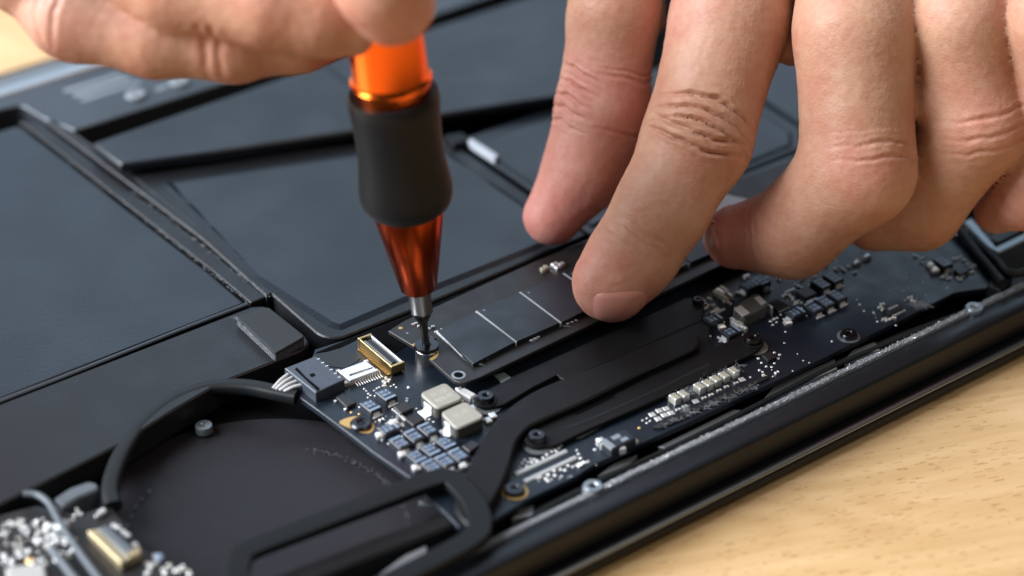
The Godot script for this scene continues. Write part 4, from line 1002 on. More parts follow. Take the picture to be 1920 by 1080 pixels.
	for q in [Vector3(0.99, 14.2, -5.91), Vector3(1.66, 14.2, -5.9), Vector3(1.61, 14.2, -4.73), Vector3(2.51, 14.3, -2.66), Vector3(3.68, 14.3, -2.77), Vector3(3.13, 14.2, -0.95), Vector3(5.38, 14.2, 12.79), Vector3(16.74, 14.2, 12.97), Vector3(17.71, 14.2, 12.98), Vector3(18.6, 14.2, 12.91), Vector3(26.48, 14.2, 12.72), Vector3(27.56, 14.2, 12.79), Vector3(28.64, 14.2, 12.86)]:
		k = Mesher.new()
		k.box(q, Vector3(0.7, 0.4, 0.4), 0.1, rng.randf())
		part(k, "resistor", M.solder, t)
	part(slab(PackedVector2Array([Vector2(0.81, -0.02), Vector2(1.56, 0.06), Vector2(1.39, 1.37), Vector2(0.53, 1.44)]), 14.0, 14.7, 0.1), "small_chip", M.ic, t)
	fibres("lint", Vector3(3.04, 14.3, 0.61), Vector3(2.01, 14.2, 12.61), 80, 0.7, t, 0.5, 0.03)
	fibres("lint", Vector3(2.15, 14.1, 12.77), Vector3(3.81, 14.1, 13.07), 30, 0.9, t, 0.4, 0.03)
	fibres("lint", Vector3(25.1, 14.1, 12), Vector3(25.91, 14.1, 13.08), 40, 1.0, t, 0.4, 0.03)
	fibres("lint", Vector3(16.25, 14.1, 12.9), Vector3(18.66, 14.1, 13.02), 30, 0.8, t, 0.4, 0.03)
	# the retaining screw in its threaded standoff
	var at := Vector3(-1.92, 14, 2.57)
	var s := thing("retaining_screw", "black headed screw on a silver standoff, under the screwdriver bit", "screw", at - Vector3(0, 3, 0))
	k = Mesher.new()
	k.lathe(PackedVector2Array([Vector2(2.3, -3), Vector2(2.3, 0.0), Vector2(2.0, 0.25), Vector2(0, 0.25)]), at, Vector3.UP, 32)
	part(k, "standoff", M.standoff, s)
	k = Mesher.new()
	k.lathe(PackedVector2Array([Vector2(1.9, 0.25), Vector2(2.45, 0.4), Vector2(2.5, 0.75), Vector2(2.35, 1.1), Vector2(1.0, 1.15), Vector2(0.8, 0.7), Vector2(0, 0.7)]), at, Vector3.UP, 36)
	part(k, "head", M.screw, s)
	# flat grey pad seen beside the drive's corner
	chip("thermal_pad", PackedVector2Array([Vector2(5.67, 14.75), Vector2(7.96, 15.3), Vector2(7.95, 18.75), Vector2(5.1, 18.93)]), 0.4, M.teal, 0.1)

# ---------- heat sink ----------
func build_heat_sink() -> void:
	var t := thing("heat_sink", "matt black heat pipe with long flat arms, screwed over the circuit board", "heat sink", Vector3(18.96, 11, 28.06))
	part(slab(round_poly(PackedVector2Array([Vector2(-3.12, 20.52), Vector2(-0.99, 18.97), Vector2(3.12, 18.85), Vector2(7.5, 18.45), Vector2(41.67, 18.06), Vector2(55.38, 17.68), Vector2(56.08, 22.24), Vector2(51.76, 26.02), Vector2(35, 25.74), Vector2(15.36, 25.66), Vector2(14.97, 24.46), Vector2(15.24, 23.28), Vector2(8.74, 23.71), Vector2(0.37, 24.91), Vector2(-2.8, 23.87)]), [2.0, 2.0, 1.0, 0.0, 0.0, 1.0, 1.0, 1.0, 0.0, 0.4, 0.2, 0.4, 0.0, 1.0, 2.0]), 11.5, 12.2, 0.15), "upper_arm", M.pipe, t)
	part(slab(round_poly(PackedVector2Array([Vector2(15.54, 25.45), Vector2(35.2, 25.53), Vector2(54.03, 25.84), Vector2(45.31, 35.41), Vector2(41.16, 35.16), Vector2(9.99, 35.48), Vector2(4.13, 34.41), Vector2(1.04, 26.61), Vector2(7.43, 25.33)]), 0.4), 11.2, 12.0, 0.1), "spreader_plate", M.pipe, t)
	var pipe := PackedVector2Array([Vector2(45.43, 29.29), Vector2(39.13, 27.52), Vector2(25.2, 27.12), Vector2(13.99, 26.42), Vector2(6.57, 26.34), Vector2(-0.36, 27.65), Vector2(-5.73, 29.78), Vector2(-10.56, 32.63), Vector2(-15.8, 36.09), Vector2(-22.91, 42.06), Vector2(-28.04, 46.19), Vector2(-29.17, 52.17), Vector2(-25.03, 50.8), Vector2(-20.84, 48.61), Vector2(-15.85, 45.31), Vector2(-11.35, 41.7), Vector2(-6.49, 37.37), Vector2(-1.52, 35.08), Vector2(2.99, 34.75), Vector2(13.06, 34.97), Vector2(27.44, 34.35), Vector2(38.8, 34.41), Vector2(42.85, 34.1), Vector2(45.36, 32.13)])
	part(slab(curve2(pipe, 4), 11.9, 13.6, 0.4, 0.35), "heat_pipe", M.pipe, t)
	part(slab(round_poly(PackedVector2Array([Vector2(-1.93, 35), Vector2(1.19, 34.74), Vector2(5.01, 34.97), Vector2(7.18, 35.27), Vector2(26.87, 35.13), Vector2(45.62, 35.05), Vector2(55.03, 34.81), Vector2(56.44, 37.79), Vector2(55.45, 40.42), Vector2(52.63, 41.2), Vector2(35.44, 41.49), Vector2(21.39, 41.43), Vector2(8, 41.11), Vector2(0.69, 41.23), Vector2(-2.26, 40.31), Vector2(-3.7, 37.53)]), [2.0, 1.0, 0.0, 0.0, 0.0, 0.0, 2.0, 2.0, 2.0, 2.0, 0.0, 0.0, 0.0, 1.0, 2.0, 2.0]), 11.6, 12.2, 0.15), "lower_arm", M.pipe, t)
	var k := Mesher.new()
	k.cable(curve(PackedVector3Array([Vector3(5.12, 11.9, 38.45), Vector3(12.41, 11.9, 39.09), Vector3(23.33, 11.9, 39.23), Vector3(37.73, 11.9, 38.98), Vector3(42.09, 11.9, 38.96)]), 6), 0.5, 0.5, 8)
	part(k, "arm_fold", M.frame, t)
	part(slab(PackedVector2Array([Vector2(12.71, 35.14), Vector2(14.98, 35.05), Vector2(14.88, 35.65), Vector2(12.53, 35.68)]), 12.1, 12.28), "bare_nick", M.tin, t)
	part(slab(round_poly(PackedVector2Array([Vector2(9.86, 34.8), Vector2(15.94, 34.87), Vector2(19.89, 35.11), Vector2(19.35, 36.06), Vector2(13.49, 36.17), Vector2(9.38, 36.2)]), 0.3), 12.0, 12.3, 0.05), "slot", M.pit, t)
	part(slab(round_poly(PackedVector2Array([Vector2(5.4, 40.41), Vector2(8.22, 39.92), Vector2(12.46, 40.69), Vector2(10.39, 41.54), Vector2(6.75, 41.85), Vector2(5.07, 41.45)]), 0.6), PCB, 11.6, 0.2), "sealing_strip", M.frame, t)
	for q in [Vector3(-1.91, 12.2, 21.87), Vector3(-1.96, 12.2, 37.98), Vector3(54.58, 12.2, 38.34)]:
		k = Mesher.new()
		k.lathe(PackedVector2Array([Vector2(3.0, -1.1), Vector2(3.0, -0.9), Vector2(1.7, -0.7)]), q + Vector3(0.1, 0, 0.3), Vector3.UP, 30)
		part(k, "spring_washer", M.shield, t)
		k = Mesher.new()
		k.lathe(PackedVector2Array([Vector2(2.3, -0.3), Vector2(2.3, 0.2), Vector2(2.0, 0.3), Vector2(1.7, 0.3)]), q, Vector3.UP, 30)
		part(k, "collar", M.pipe, t)
		cross_screw(q + Vector3(0, 0.3, 0), 1.75, t, 1.2)
	cross_screw(Vector3(55.5, 12.2, 20.55), 1.1, t, 1.0)

# ---------- fan recess, duct, cable and the small board at the lower left ----------
func build_fan_side() -> void:
	var c := Vector3(-50.37, 5.5, 11.61)
	var mid := Vector2(-54.0, 23.0)
	var t := thing("fan_recess", "empty round fan recess with dark matt floor, left of the circuit board", "recess", Vector3(mid.x, 4.6, mid.y))
	var k := Mesher.new()
	k.lathe(PackedVector2Array([Vector2(36.0, 0), Vector2(36.0, 0.4), Vector2(27.0, 0.4), Vector2(26.6, 0.32), Vector2(0, 0.32)]), Vector3(mid.x, 4.6, mid.y), Vector3.UP, 96)
	part(k, "floor", M.floor, t)
	# lint caught along the rim
	var last := Vector3.ZERO
	for a in range(-40, 34, 8):
		var w := deg_to_rad(a)
		var p := Vector3(mid.x + cos(w) * 26.4, 5.2, mid.y + sin(w) * 26.4)
		if a > -40: fibres("rim_dust", last, p, 16, 0.75, t, 0.5, 0.03)
		last = p
	for a in range(196, 250, 6):
		var w := deg_to_rad(a)
		var p := Vector3(mid.x + cos(w) * 26.3, 5.2, mid.y + sin(w) * 26.3)
		fibres("rim_dust", p, p + Vector3(0.6, 0.1, -0.4), 16, 0.4, t, 0.4, 0.05)
	k = Mesher.new()
	k.lathe(PackedVector2Array([Vector2(1.75, -1.5), Vector2(1.75, -0.2), Vector2(1.6, 0.1), Vector2(0.95, 0.1), Vector2(0.8, -0.3), Vector2(0, -0.3)]), Vector3(-46.84, 7, -10.48), Vector3.UP, 26)
	part(k, "screw_post", M.post, t)
	k = Mesher.new()
	k.lathe(PackedVector2Array([Vector2(3.4, -3.4), Vector2(3.2, -3.0), Vector2(1.9, -2.8)]), Vector3(-47.11, 7.4, -10.01), Vector3.UP, 26)
	part(k, "boss", M.rubber, t)
	# rubber duct: a flat ring round the air outlet
	var d := thing("air_duct", "black rubber duct ring lying across the lower edge of the fan recess", "duct", Vector3(-42.35, 5, 31.89))
	var ring := PackedVector3Array([Vector3(-70.99, 13, 39.55), Vector3(-67.88, 13, 35.28), Vector3(-65.12, 13, 33.63), Vector3(-54.55, 13, 34.35), Vector3(-38.9, 13, 35.74), Vector3(-26.7, 13, 36.85), Vector3(-23.33, 13, 38.35), Vector3(-23.15, 13, 41.72), Vector3(-24.17, 13, 46.96), Vector3(-26.87, 13, 52.38), Vector3(-31.27, 13, 55.22), Vector3(-45.23, 13, 55.96), Vector3(-60.35, 13, 56.14), Vector3(-71.05, 13, 55.44), Vector3(-74.65, 13, 49.26)])
	k = Mesher.new()
	k.cable(curve(ring, 6, true), 2.25, 0.9, 24, 0.25, true)
	part(k, "ring", M.rubber, d)
	k = Mesher.new()
	k.prism(round_poly(PackedVector2Array([Vector2(-68.27, 39.34), Vector2(-56.28, 40.21), Vector2(-42.91, 41.32), Vector2(-25.15, 44.06), Vector2(-25.9, 47.64), Vector2(-45.46, 45.7), Vector2(-61.47, 44.45), Vector2(-70.06, 43.78)]), 0.5), 5.6, 10.5, 0.5)
	part(k, "baffle", M.pipe, d)
	part(slab(round_poly(PackedVector2Array([Vector2(-25.43, 47.98), Vector2(-22.06, 48.13), Vector2(-25.63, 53.68), Vector2(-29.85, 54.36)]), 0.8), 5, 12.4, 0.5), "corner_block", M.rubber, d)
	for q in [Vector3(-26.53, 9, 37.65), Vector3(-27.5, 8, 36.95), Vector3(-25.99, 9, 39.26)]:
		k = Mesher.new()
		k.box(q, Vector3(3.0, 1.0, 1.2), 0.3, 0.8)
		part(k, "bright_clip", M.shield, d)
	# flat sleeved cable round the recess
	var w := thing("battery_cable", "flat black sleeved cable curving round the fan recess to a plug", "cable", Vector3(-52.39, 6, -17.86))
	k = Mesher.new()
	k.cable(curve(PackedVector3Array([Vector3(-76.25, 10.6, 5.4), Vector3(-74.68, 10.6, 1.59), Vector3(-71.63, 10.6, -2.63), Vector3(-66.02, 10.6, -8.2), Vector3(-58.65, 10.6, -13.4), Vector3(-49.84, 10.6, -16.54), Vector3(-41.89, 10.6, -16.03), Vector3(-35.93, 10.6, -12.06), Vector3(-31.95, 10.6, -6.61), Vector3(-29.62, 10.6, -3.29)]), 8), 1.7, 1.35, 16, 0.7)
	part(k, "sleeve", M.cable, w)
	for i in 4:
		k = Mesher.new()
		var a: Vector3 = [Vector3(-32.72, 11.8, -6.9), Vector3(-32.5, 11.8, -6.28), Vector3(-32.04, 11.7, -5.66), Vector3(-31.49, 11.6, -4.97)][i]
		var e: Vector3 = [Vector3(-27.98, 12.4, -8.46), Vector3(-28, 12.4, -7.11), Vector3(-27.96, 12.3, -5.66), Vector3(-27.75, 12.2, -4.09)][i]
		k.cable(curve(PackedVector3Array([a, a.lerp(e, 0.5) + Vector3(0, 0.3, 0), e]), 5), 0.4, 0.4, 8)
		part(k, "conductor", M.wire, w)
	# small input and output board
	var io := thing("port_board", "small crowded circuit board at the lower left corner of the view", "circuit board", Vector3(-88.08, 9, 7.67))
	part(slab(round_poly(PackedVector2Array([Vector2(-105.87, -7.33), Vector2(-94, -5.24), Vector2(-87.22, -3.51), Vector2(-82.27, 3.54), Vector2(-76.43, 4.15), Vector2(-77.38, 11.69), Vector2(-78.07, 19.21), Vector2(-77.07, 26.71), Vector2(-74.44, 36.74), Vector2(-84.93, 53.24), Vector2(-122.39, 25.02)]), 0.6), 9.2, 10.4, 0.15), "bare_board", M.ic, io)
	board = io
	var r := RandomNumberGenerator.new()
	r.seed = 11
	var o0 := Vector3(-96.61, 10.4, -0.39)
	var ex := (Vector3(-85.01, 10.4, 2.47) - o0)
	var ez := (Vector3(-97.79, 10.4, 15.57) - o0)
	for i in 150:
		var p := o0 + ex * r.randf_range(-0.25, 0.85) + ez * r.randf_range(-0.15, 0.75)
		if r.randf() < 0.55:
			dot(p, [0.28, 0.4, 0.52][r.randi() % 3], M.tin if r.randf() < 0.5 else M.solder)
		else: passive(p, r.randf() * PI, r.randi() % 2)
	for q in [Vector3(-78.42, 10.4, 23.83), Vector3(-77.03, 10.4, 23.01), Vector3(-79.65, 10.4, 24.03), Vector3(-76.75, 10.4, 25.83), Vector3(-76.62, 10.4, 27.79), Vector3(-75.39, 10.4, 28.33), Vector3(-81.11, 10.4, 25.34), Vector3(-78.53, 10.4, 27.28), Vector3(-75.27, 10.4, 30.28), Vector3(-78.74, 10.4, 5.59), Vector3(-79.69, 10.4, 6.06), Vector3(-83.13, 10.4, 3.09), Vector3(-84.15, 10.4, 4.09), Vector3(-82.03, 10.4, 3.13), Vector3(-87.62, 10.4, 8.64), Vector3(-90.23, 10.4, 8.21), Vector3(-91.44, 10.4, 9.19), Vector3(-89.49, 10.4, 4.93)]:
		dot(q, [0.4, 0.55][r.randi() % 2], M.solder)
		passive(q + Vector3(r.randf_range(-1, 1), 0, r.randf_range(-1, 1)), r.randf() * PI, 0)
	dot(Vector3(-95.96, 10.4, 9.93), 1.0, M.ring)
	dot(Vector3(-77.1, 10.4, 22.76), 1.0, M.stripe)
	k = Mesher.new()
	k.box(Vector3(-98.89, 11, 13.81), Vector3(7.0, 1.4, 5.0), 0.5, 0.4)
	part(k, "white_connector", M.dull_white, io)
	var g := part(slab(PackedVector2Array([Vector2(-84.11, 10.52), Vector2(-80.71, 10.76), Vector2(-80.16, 20.7), Vector2(-84.13, 21.83)]), 10.4, 11.8, 0.1), "ribbon_socket", M.ceramic, io)
	part(slab(PackedVector2Array([Vector2(-82.47, 11.13), Vector2(-80.92, 11.14), Vector2(-80.52, 20.2), Vector2(-82.2, 20.44)]), 11.7, 12.3, 0.1), "tongue", M.grey_cable, g)
	part(slab(PackedVector2Array([Vector2(-84.75, 10.89), Vector2(-83.28, 11.03), Vector2(-83.69, 21.86), Vector2(-84.6, 22.29)]), 10.6, 12.5, 0.15), "gilt_wall", M.pale_gilt, g)
	part(slab(PackedVector2Array([Vector2(-81.95, 20.41), Vector2(-79.34, 20.11), Vector2(-80.13, 21.78), Vector2(-82.88, 21.95)]), 10.6, 12.5, 0.15), "gilt_wall", M.pale_gilt, g)
	for q in [Vector3(-84.21, 11.2, 10.89), Vector3(-84.06, 11.2, 12.53), Vector3(-83.9, 11.2, 14.17), Vector3(-83.75, 11.2, 15.8), Vector3(-83.75, 11.2, 18.05), Vector3(-83.75, 11.2, 19.55), Vector3(-79.4, 11.2, 11.03), Vector3(-79.09, 11.2, 12.03), Vector3(-78.95, 11.2, 13.68), Vector3(-78.81, 11.2, 14.94), Vector3(-79.14, 11.2, 18.12), Vector3(-79.52, 11.2, 6.26), Vector3(-78.73, 11.2, 6.07)]:
		k = Mesher.new()
		k.box(q, Vector3(1.0, 0.8, 1.0), 0.25, 0.4)
		part(k, "solder_tail", M.tin, g)
	var cc := thing("grey_cable", "longer thin grey cable with a round plug, crossing the port board", "cable", Vector3(-88.43, 11, 6.66), "grey cables over the port board")
	k = Mesher.new()
	k.cable(curve(PackedVector3Array([Vector3(-88.65, 12.4, -5.78), Vector3(-86.77, 12.4, -3.97), Vector3(-86.29, 12.4, -0.45), Vector3(-87.21, 12.4, 4.34), Vector3(-87.82, 12.4, 7.36), Vector3(-88.41, 12.4, 11.5), Vector3(-89.14, 12.4, 17.33), Vector3(-90.12, 12.4, 26.11), Vector3(-91.93, 12.4, 37.14)]), 7), 0.7, 0.7, 10)
	part(k, "sheath", M.grey_cable, cc)
	k = Mesher.new()
	k.lathe(PackedVector2Array([Vector2(1.5, -1.4), Vector2(1.5, 0.3), Vector2(1.0, 0.7), Vector2(0, 0.7)]), Vector3(-87.4, 12.2, 6.59), Vector3.UP, 20)
	part(k, "coax_plug", M.shield, cc)
	var c2 := thing("grey_cable", "shorter thicker grey cable running off the lower left edge of the view", "cable", Vector3(-92.34, 11, 17.81), "grey cables over the port board")
	k = Mesher.new()
	k.cable(curve(PackedVector3Array([Vector3(-92.4, 12.2, 11.22), Vector3(-92.52, 12.2, 14.12), Vector3(-92.98, 12.2, 19.12), Vector3(-93.43, 12.2, 25.13), Vector3(-94.75, 12.2, 34.73)]), 7), 0.85, 0.85, 10)
	part(k, "sheath", M.grey_cable, c2)
	part(slab(round_poly(PackedVector2Array([Vector2(-84.43, -2.31), Vector2(-80.48, -3.35), Vector2(-76.41, -2.94), Vector2(-75.55, -1.29), Vector2(-76.21, 0.24), Vector2(-80.18, 0.07), Vector2(-84.28, 0.98)]), 0.8), 5, 11.6, 0.4), "cable_guide", M.grey_cable, io)

# ---------- screwdriver ----------
func build_screwdriver() -> void:
	var tip := Vector3(-2.3, 14.7, 3.08)
	var top := Vector3(-11.35, 91.9, 1.25)
	var ax := (top - tip).normalized()
	var t := thing("screwdriver", "small orange metal screwdriver with black rubber grip, held upright", "screwdriver", tip)
	var k := Mesher.new()
	var at := func(q: Vector3) -> float: return (q - tip).dot(ax)
	k.lathe(PackedVector2Array([Vector2(0.0, 0.0), Vector2(0.75, 0.15), Vector2(0.8, 5.5), Vector2(1.0, 6.6), Vector2(1.9, 8.6)]), tip, ax, 20)
	part(k, "bit", M.dark_steel, t)
	k = Mesher.new()
	k.lathe(PackedVector2Array([Vector2(1.9, 8.6), Vector2(2.45, 9.6), Vector2(2.45, 16.5), Vector2(0, 16.5)]), tip, ax, 6, 2.0)
	part(k, "hex_shank", M.steel, t)
	k = Mesher.new()
	k.lathe(PackedVector2Array([Vector2(2.0, 15.0), Vector2(3.3, 15.0), Vector2(3.7, 15.5), Vector2(6.75, 32.5), Vector2(6.95, 35.5), Vector2(6.0, 36.0)]), tip, ax, 64)
	part(k, "cone", M.cone, t)
	k = Mesher.new()
	k.lathe(PackedVector2Array([Vector2(6.0, 34.6), Vector2(7.6, 34.8), Vector2(8.5, 35.7), Vector2(9.0, 37.2), Vector2(9.05, 39.3), Vector2(8.65, 42.5), Vector2(8.3, 46.0), Vector2(8.25, 50.0), Vector2(8.4, 54.5), Vector2(8.7, 58.0), Vector2(8.65, 59.6), Vector2(8.2, 60.5), Vector2(7.0, 60.7)]), tip, ax, 64)
	part(k, "grip", M.grip, t)
	k = Mesher.new()
	k.lathe(PackedVector2Array([Vector2(7.3, 58.6), Vector2(7.45, 62.1), Vector2(7.7, 62.6), Vector2(7.75, 63.4), Vector2(7.4, 63.9), Vector2(7.1, 64.5), Vector2(7.0, 84.0), Vector2(7.0, 96.0), Vector2(6.0, 98.0), Vector2(0, 98.4)]), tip, ax, 64)
	part(k, "handle", M.orange, t)

# ---------- hands ----------
class Hand:
	# a body grown from tapered bones on a grid: every finger is blended in itself, then joined to the palm
	var o := Vector3.ZERO
	var h := 1.0
	var nx := 0
	var ny := 0
	var nz := 0
	var F := PackedFloat32Array()
	var groups: Array = []
	var creases: Array = []
	var tints: Array = []
	var base := Color(0.5, 0.29, 0.2)
	func bone(g: int, a: Vector3, b: Vector3, ra: float, rb: float) -> void:
		while groups.size() <= g: groups.append([])
		groups[g].append([a, b, ra, rb])
	func chain(g: int, pts: PackedVector3Array, rad: Array) -> void:
		for i in pts.size() - 1: bone(g, pts[i], pts[i + 1], rad[i], rad[i + 1])
	func grow(cell: float) -> void:
		h = cell
		var lo := Vector3.INF
		var hi := -Vector3.INF
		for g in groups:
			for b in g:
				var r := Vector3.ONE * (maxf(b[2], b[3]) + 9.0)
				lo = lo.min(b[0] - r).min(b[1] - r)
				hi = hi.max(b[0] + r).max(b[1] + r)
		o = lo
		nx = int((hi.x - lo.x) / h) + 2
		ny = int((hi.y - lo.y) / h) + 2
		nz = int((hi.z - lo.z) / h) + 2
		var n := nx * ny * nz
		F.resize(n)
		F.fill(8.0)
		var E := PackedFloat32Array()
		E.resize(n)
		for gi in groups.size():
			E.fill(0.0)
			var gl := Vector3i(nx, ny, nz)
			var gu := Vector3i.ZERO
			var k := 1.0 / 1.1 if gi > 0 else 1.0 / 2.5
			var cut := 3.5 if gi > 0 else 9.0
			for b in groups[gi]:
				var a: Vector3 = b[0]
				var ab: Vector3 = b[1] - b[0]
				var l2 := maxf(ab.length_squared(), 1e-6)
				var ra: float = b[2]
				var dr: float = b[3] - b[2]
				var r := maxf(b[2], b[3]) + cut
				var l: Vector3 = (a.min(b[1]) - Vector3.ONE * r - o) / h
				var u: Vector3 = (a.max(b[1]) + Vector3.ONE * r - o) / h
				var x0 := maxi(0, int(l.x)); var x1 := mini(nx - 1, int(u.x))
				var y0 := maxi(0, int(l.y)); var y1 := mini(ny - 1, int(u.y))
				var z0 := maxi(0, int(l.z)); var z1 := mini(nz - 1, int(u.z))
				gl = gl.min(Vector3i(x0, y0, z0))
				gu = gu.max(Vector3i(x1, y1, z1))
				for z in range(z0, z1 + 1):
					for y in range(y0, y1 + 1):
						var p := o + Vector3(x0, y, z) * h - a
						var i := (z * ny + y) * nx + x0
						for x in range(x0, x1 + 1):
							var t := clampf(p.dot(ab) / l2, 0.0, 1.0)
							var d := (p - ab * t).length() - ra - dr * t
							if d < cut: E[i] += exp(-maxf(d, -12.0) * k)
							p.x += h
							i += 1
			# fold into the whole: the palm (group 0) blends widely, fingers only touch
			for z in range(gl.z, gu.z + 1):
				for y in range(gl.y, gu.y + 1):
					var row := (z * ny + y) * nx
					for i in range(row + gl.x, row + gu.x + 1):
						if E[i] > 0.0:
							var d := -log(E[i]) / k
							var f := F[i]
							if f > 7.9: F[i] = minf(d, 8.0)
							else:
								var w := clampf(0.5 + 0.5 * (f - d) / 0.7, 0.0, 1.0)
								F[i] = lerpf(f, d, w) - 0.7 * w * (1.0 - w)
	func value(p: Vector3) -> float:
		var q := (p - o) / h
		var x := clampi(int(q.x), 0, nx - 2)
		var y := clampi(int(q.y), 0, ny - 2)
		var z := clampi(int(q.z), 0, nz - 2)
		var f := q - Vector3(x, y, z)
		var i := (z * ny + y) * nx + x
		var s := nx * ny
		var c0 := lerpf(lerpf(F[i], F[i + 1], f.x), lerpf(F[i + nx], F[i + nx + 1], f.x), f.y)
		var c1 := lerpf(lerpf(F[i + s], F[i + s + 1], f.x), lerpf(F[i + s + nx], F[i + s + nx + 1], f.x), f.y)
		return lerpf(c0, c1, f.z)
	func slope(p: Vector3) -> Vector3:
		var e := h * 0.9
		return Vector3(value(p + Vector3(e, 0, 0)) - value(p - Vector3(e, 0, 0)), value(p + Vector3(0, e, 0)) - value(p - Vector3(0, e, 0)), value(p + Vector3(0, 0, e)) - value(p - Vector3(0, 0, e))).normalized()
	# creases: centre, axis along the finger, the side they lie on, offsets, depth, width, reach, bow
	func crease(c: Vector3, axis: Vector3, side: Vector3, offsets: Array, depth := 0.35, width := 0.35, reach := 11.0, bow := 0.02) -> void:
		axis = axis.normalized()
		side = (side - axis * side.dot(axis)).normalized()
		creases.append([c, axis, side, axis.cross(side), offsets, depth, width, reach, bow])
	func tint(c: Vector3, r: float, col: Color) -> void:
		tints.append([c, r, col])
	func relief(p: Vector3, nn: Vector3, noise: FastNoiseLite) -> float:
		var d := 0.08 * noise.get_noise_3dv(p * 3.0) + 0.10 * noise.get_noise_3dv(p * 0.9)
		for c in creases:
			var q: Vector3 = p - c[0]
			if q.length_squared() < c[7] * c[7] * 2.2:
				var side: float = nn.dot(c[2])
				if side > 0.0:
					var s: float = q.dot(c[1])
					var l: float = q.dot(c[3])
					var wob := 0.8 * noise.get_noise_2d(l * 1.0 + c[0].x * 9.0, s * 0.5)
					var fade: float = smoothstep(0.05, 0.55, side) * clampf(1.5 - absf(l) / (c[7] * 0.8), 0.0, 1.0)
					var k := 0
					for off in c[4]:
						var e: float = s - off - c[8] * l * l * (1.0 if off < 0 else -1.0) + wob
						var wd: float = c[6] * (0.8 + 0.4 * fmod(absf(off) * 1.7 + k, 1.0))
						var g := exp(-e * e / (wd * wd))
						var live := clampf(1.0 + 0.8 * noise.get_noise_2d(l * 1.3 + k * 31.0, off * 7.0), 0.1, 1.1)
						d -= c[5] * g * fade * live
						d += c[5] * 0.35 * exp(-pow((absf(e) - wd * 2.0) / (wd * 1.3), 2.0)) * fade * live
						k += 1
		return d
	func colour(p: Vector3, noise: FastNoiseLite) -> Color:
		var c := base
		var m := noise.get_noise_3dv(p * 0.8)
		var m2 := noise.get_noise_3dv(p * 4.0)
		for t in tints:
			var q: float = (p - t[0]).length() / t[1]
			if q < 1.0: c = c.lerp(t[2], smoothstep(1.0, 0.2, q))
		return Color(c.r * (1.0 + 0.08 * m + 0.06 * m2), c.g * (1.0 + 0.24 * m + 0.14 * m2), c.b * (1.0 + 0.26 * m + 0.14 * m2))
	func surface(out: Mesher, fine: bool) -> void:
		var noise := FastNoiseLite.new()
		noise.seed = 4
		noise.frequency = 0.12
		noise.fractal_octaves = 3
		var n := nx * ny * nz
		var vid := PackedInt32Array()
		vid.resize(n)
		vid.fill(-1)
		var pos := PackedVector3Array()
		var nor := PackedVector3Array()
		var cells := PackedInt32Array()
		var s := nx * ny
		var ofs := [0, 1, nx, nx + 1, s, s + 1, s + nx, s + nx + 1]
		var lim := 1.8 * h
		for z in nz - 1:
			for y in ny - 1:
				var i := (z * ny + y) * nx
				for x in nx - 1:
					var f0 := F[i]
					if f0 < lim and f0 > -lim:
						var neg := 0
						for q in ofs:
							if F[i + q] < 0.0: neg += 1
						if neg > 0 and neg < 8:
							var p := o + Vector3(x + 0.5, y + 0.5, z + 0.5) * h
							for it in 2:
								var g := slope(p)
								p -= g * clampf(value(p), -h, h) * 0.9
							var cc := o + Vector3(x + 0.5, y + 0.5, z + 0.5) * h
							p = p.clamp(cc - Vector3.ONE * h * 0.6, cc + Vector3.ONE * h * 0.6)
							vid[i] = pos.size()
							pos.append(p)
							nor.append(slope(p))
							cells.append(i)
					i += 1
		var quads := PackedInt32Array()
		for ci in cells:
			# edges along x, y, z from this cell's low corner
			var a := F[ci] < 0.0
			var zz := ci / s
			var yy := (ci - zz * s) / nx
			var xx := ci - zz * s - yy * nx
			if yy > 0 and zz > 0 and (F[ci + 1] < 0.0) != a: _q(quads, vid, ci, ci - nx, ci - nx - s, ci - s)
			if xx > 0 and zz > 0 and (F[ci + nx] < 0.0) != a: _q(quads, vid, ci, ci - 1, ci - 1 - s, ci - s)
			if xx > 0 and yy > 0 and (F[ci + s] < 0.0) != a: _q(quads, vid, ci, ci - 1, ci - 1 - nx, ci - nx)
		if fine:
			var mids := {}
			var next := PackedInt32Array()
			for q in range(0, quads.size(), 4):
				var e := [0, 0, 0, 0]
				var cp := Vector3.ZERO
				var cn := Vector3.ZERO
				for j in 4:
					var a := quads[q + j]
					var b := quads[q + (j + 1) % 4]
					cp += pos[a] * 0.25
					cn += nor[a]
					var key := mini(a, b) * 4194304 + maxi(a, b)
					if not mids.has(key):
						mids[key] = pos.size()
						var nn := (nor[a] + nor[b]).normalized()
						var mp := (pos[a] + pos[b]) * 0.5
						pos.append(mp - nn * value(mp) * 0.8)
						nor.append(nn)
					e[j] = mids[key]
				var c := pos.size()
				cn = cn.normalized()
				pos.append(cp - cn * value(cp) * 0.8)
				nor.append(cn)
				for j in 4:
					next.append_array(PackedInt32Array([quads[q + j], e[j], c, e[(j + 3) % 4]]))
			quads = next
		var fin := PackedVector3Array()
		fin.resize(pos.size())
		for i in pos.size(): fin[i] = pos[i] + nor[i] * (relief(pos[i], nor[i], noise) if fine else 0.0)
		# normals of the finished skin
		var sum := PackedVector3Array()
		sum.resize(pos.size())
		for q in range(0, quads.size(), 4):
			var g := (fin[quads[q + 2]] - fin[quads[q]]).cross(fin[quads[q + 3]] - fin[quads[q + 1]])
			if g.dot(nor[quads[q]]) < 0.0: g = -g
			for j in 4: sum[quads[q + j]] += g
		var first := out.v.size()
		for i in pos.size():
			out.vert(fin[i], sum[i].normalized() if sum[i].length_squared() > 0 else nor[i], Vector2.ZERO, colour(pos[i], noise))
		for q in range(0, quads.size(), 4):
			out.iquad(first + quads[q], first + quads[q + 1], first + quads[q + 2], first + quads[q + 3])
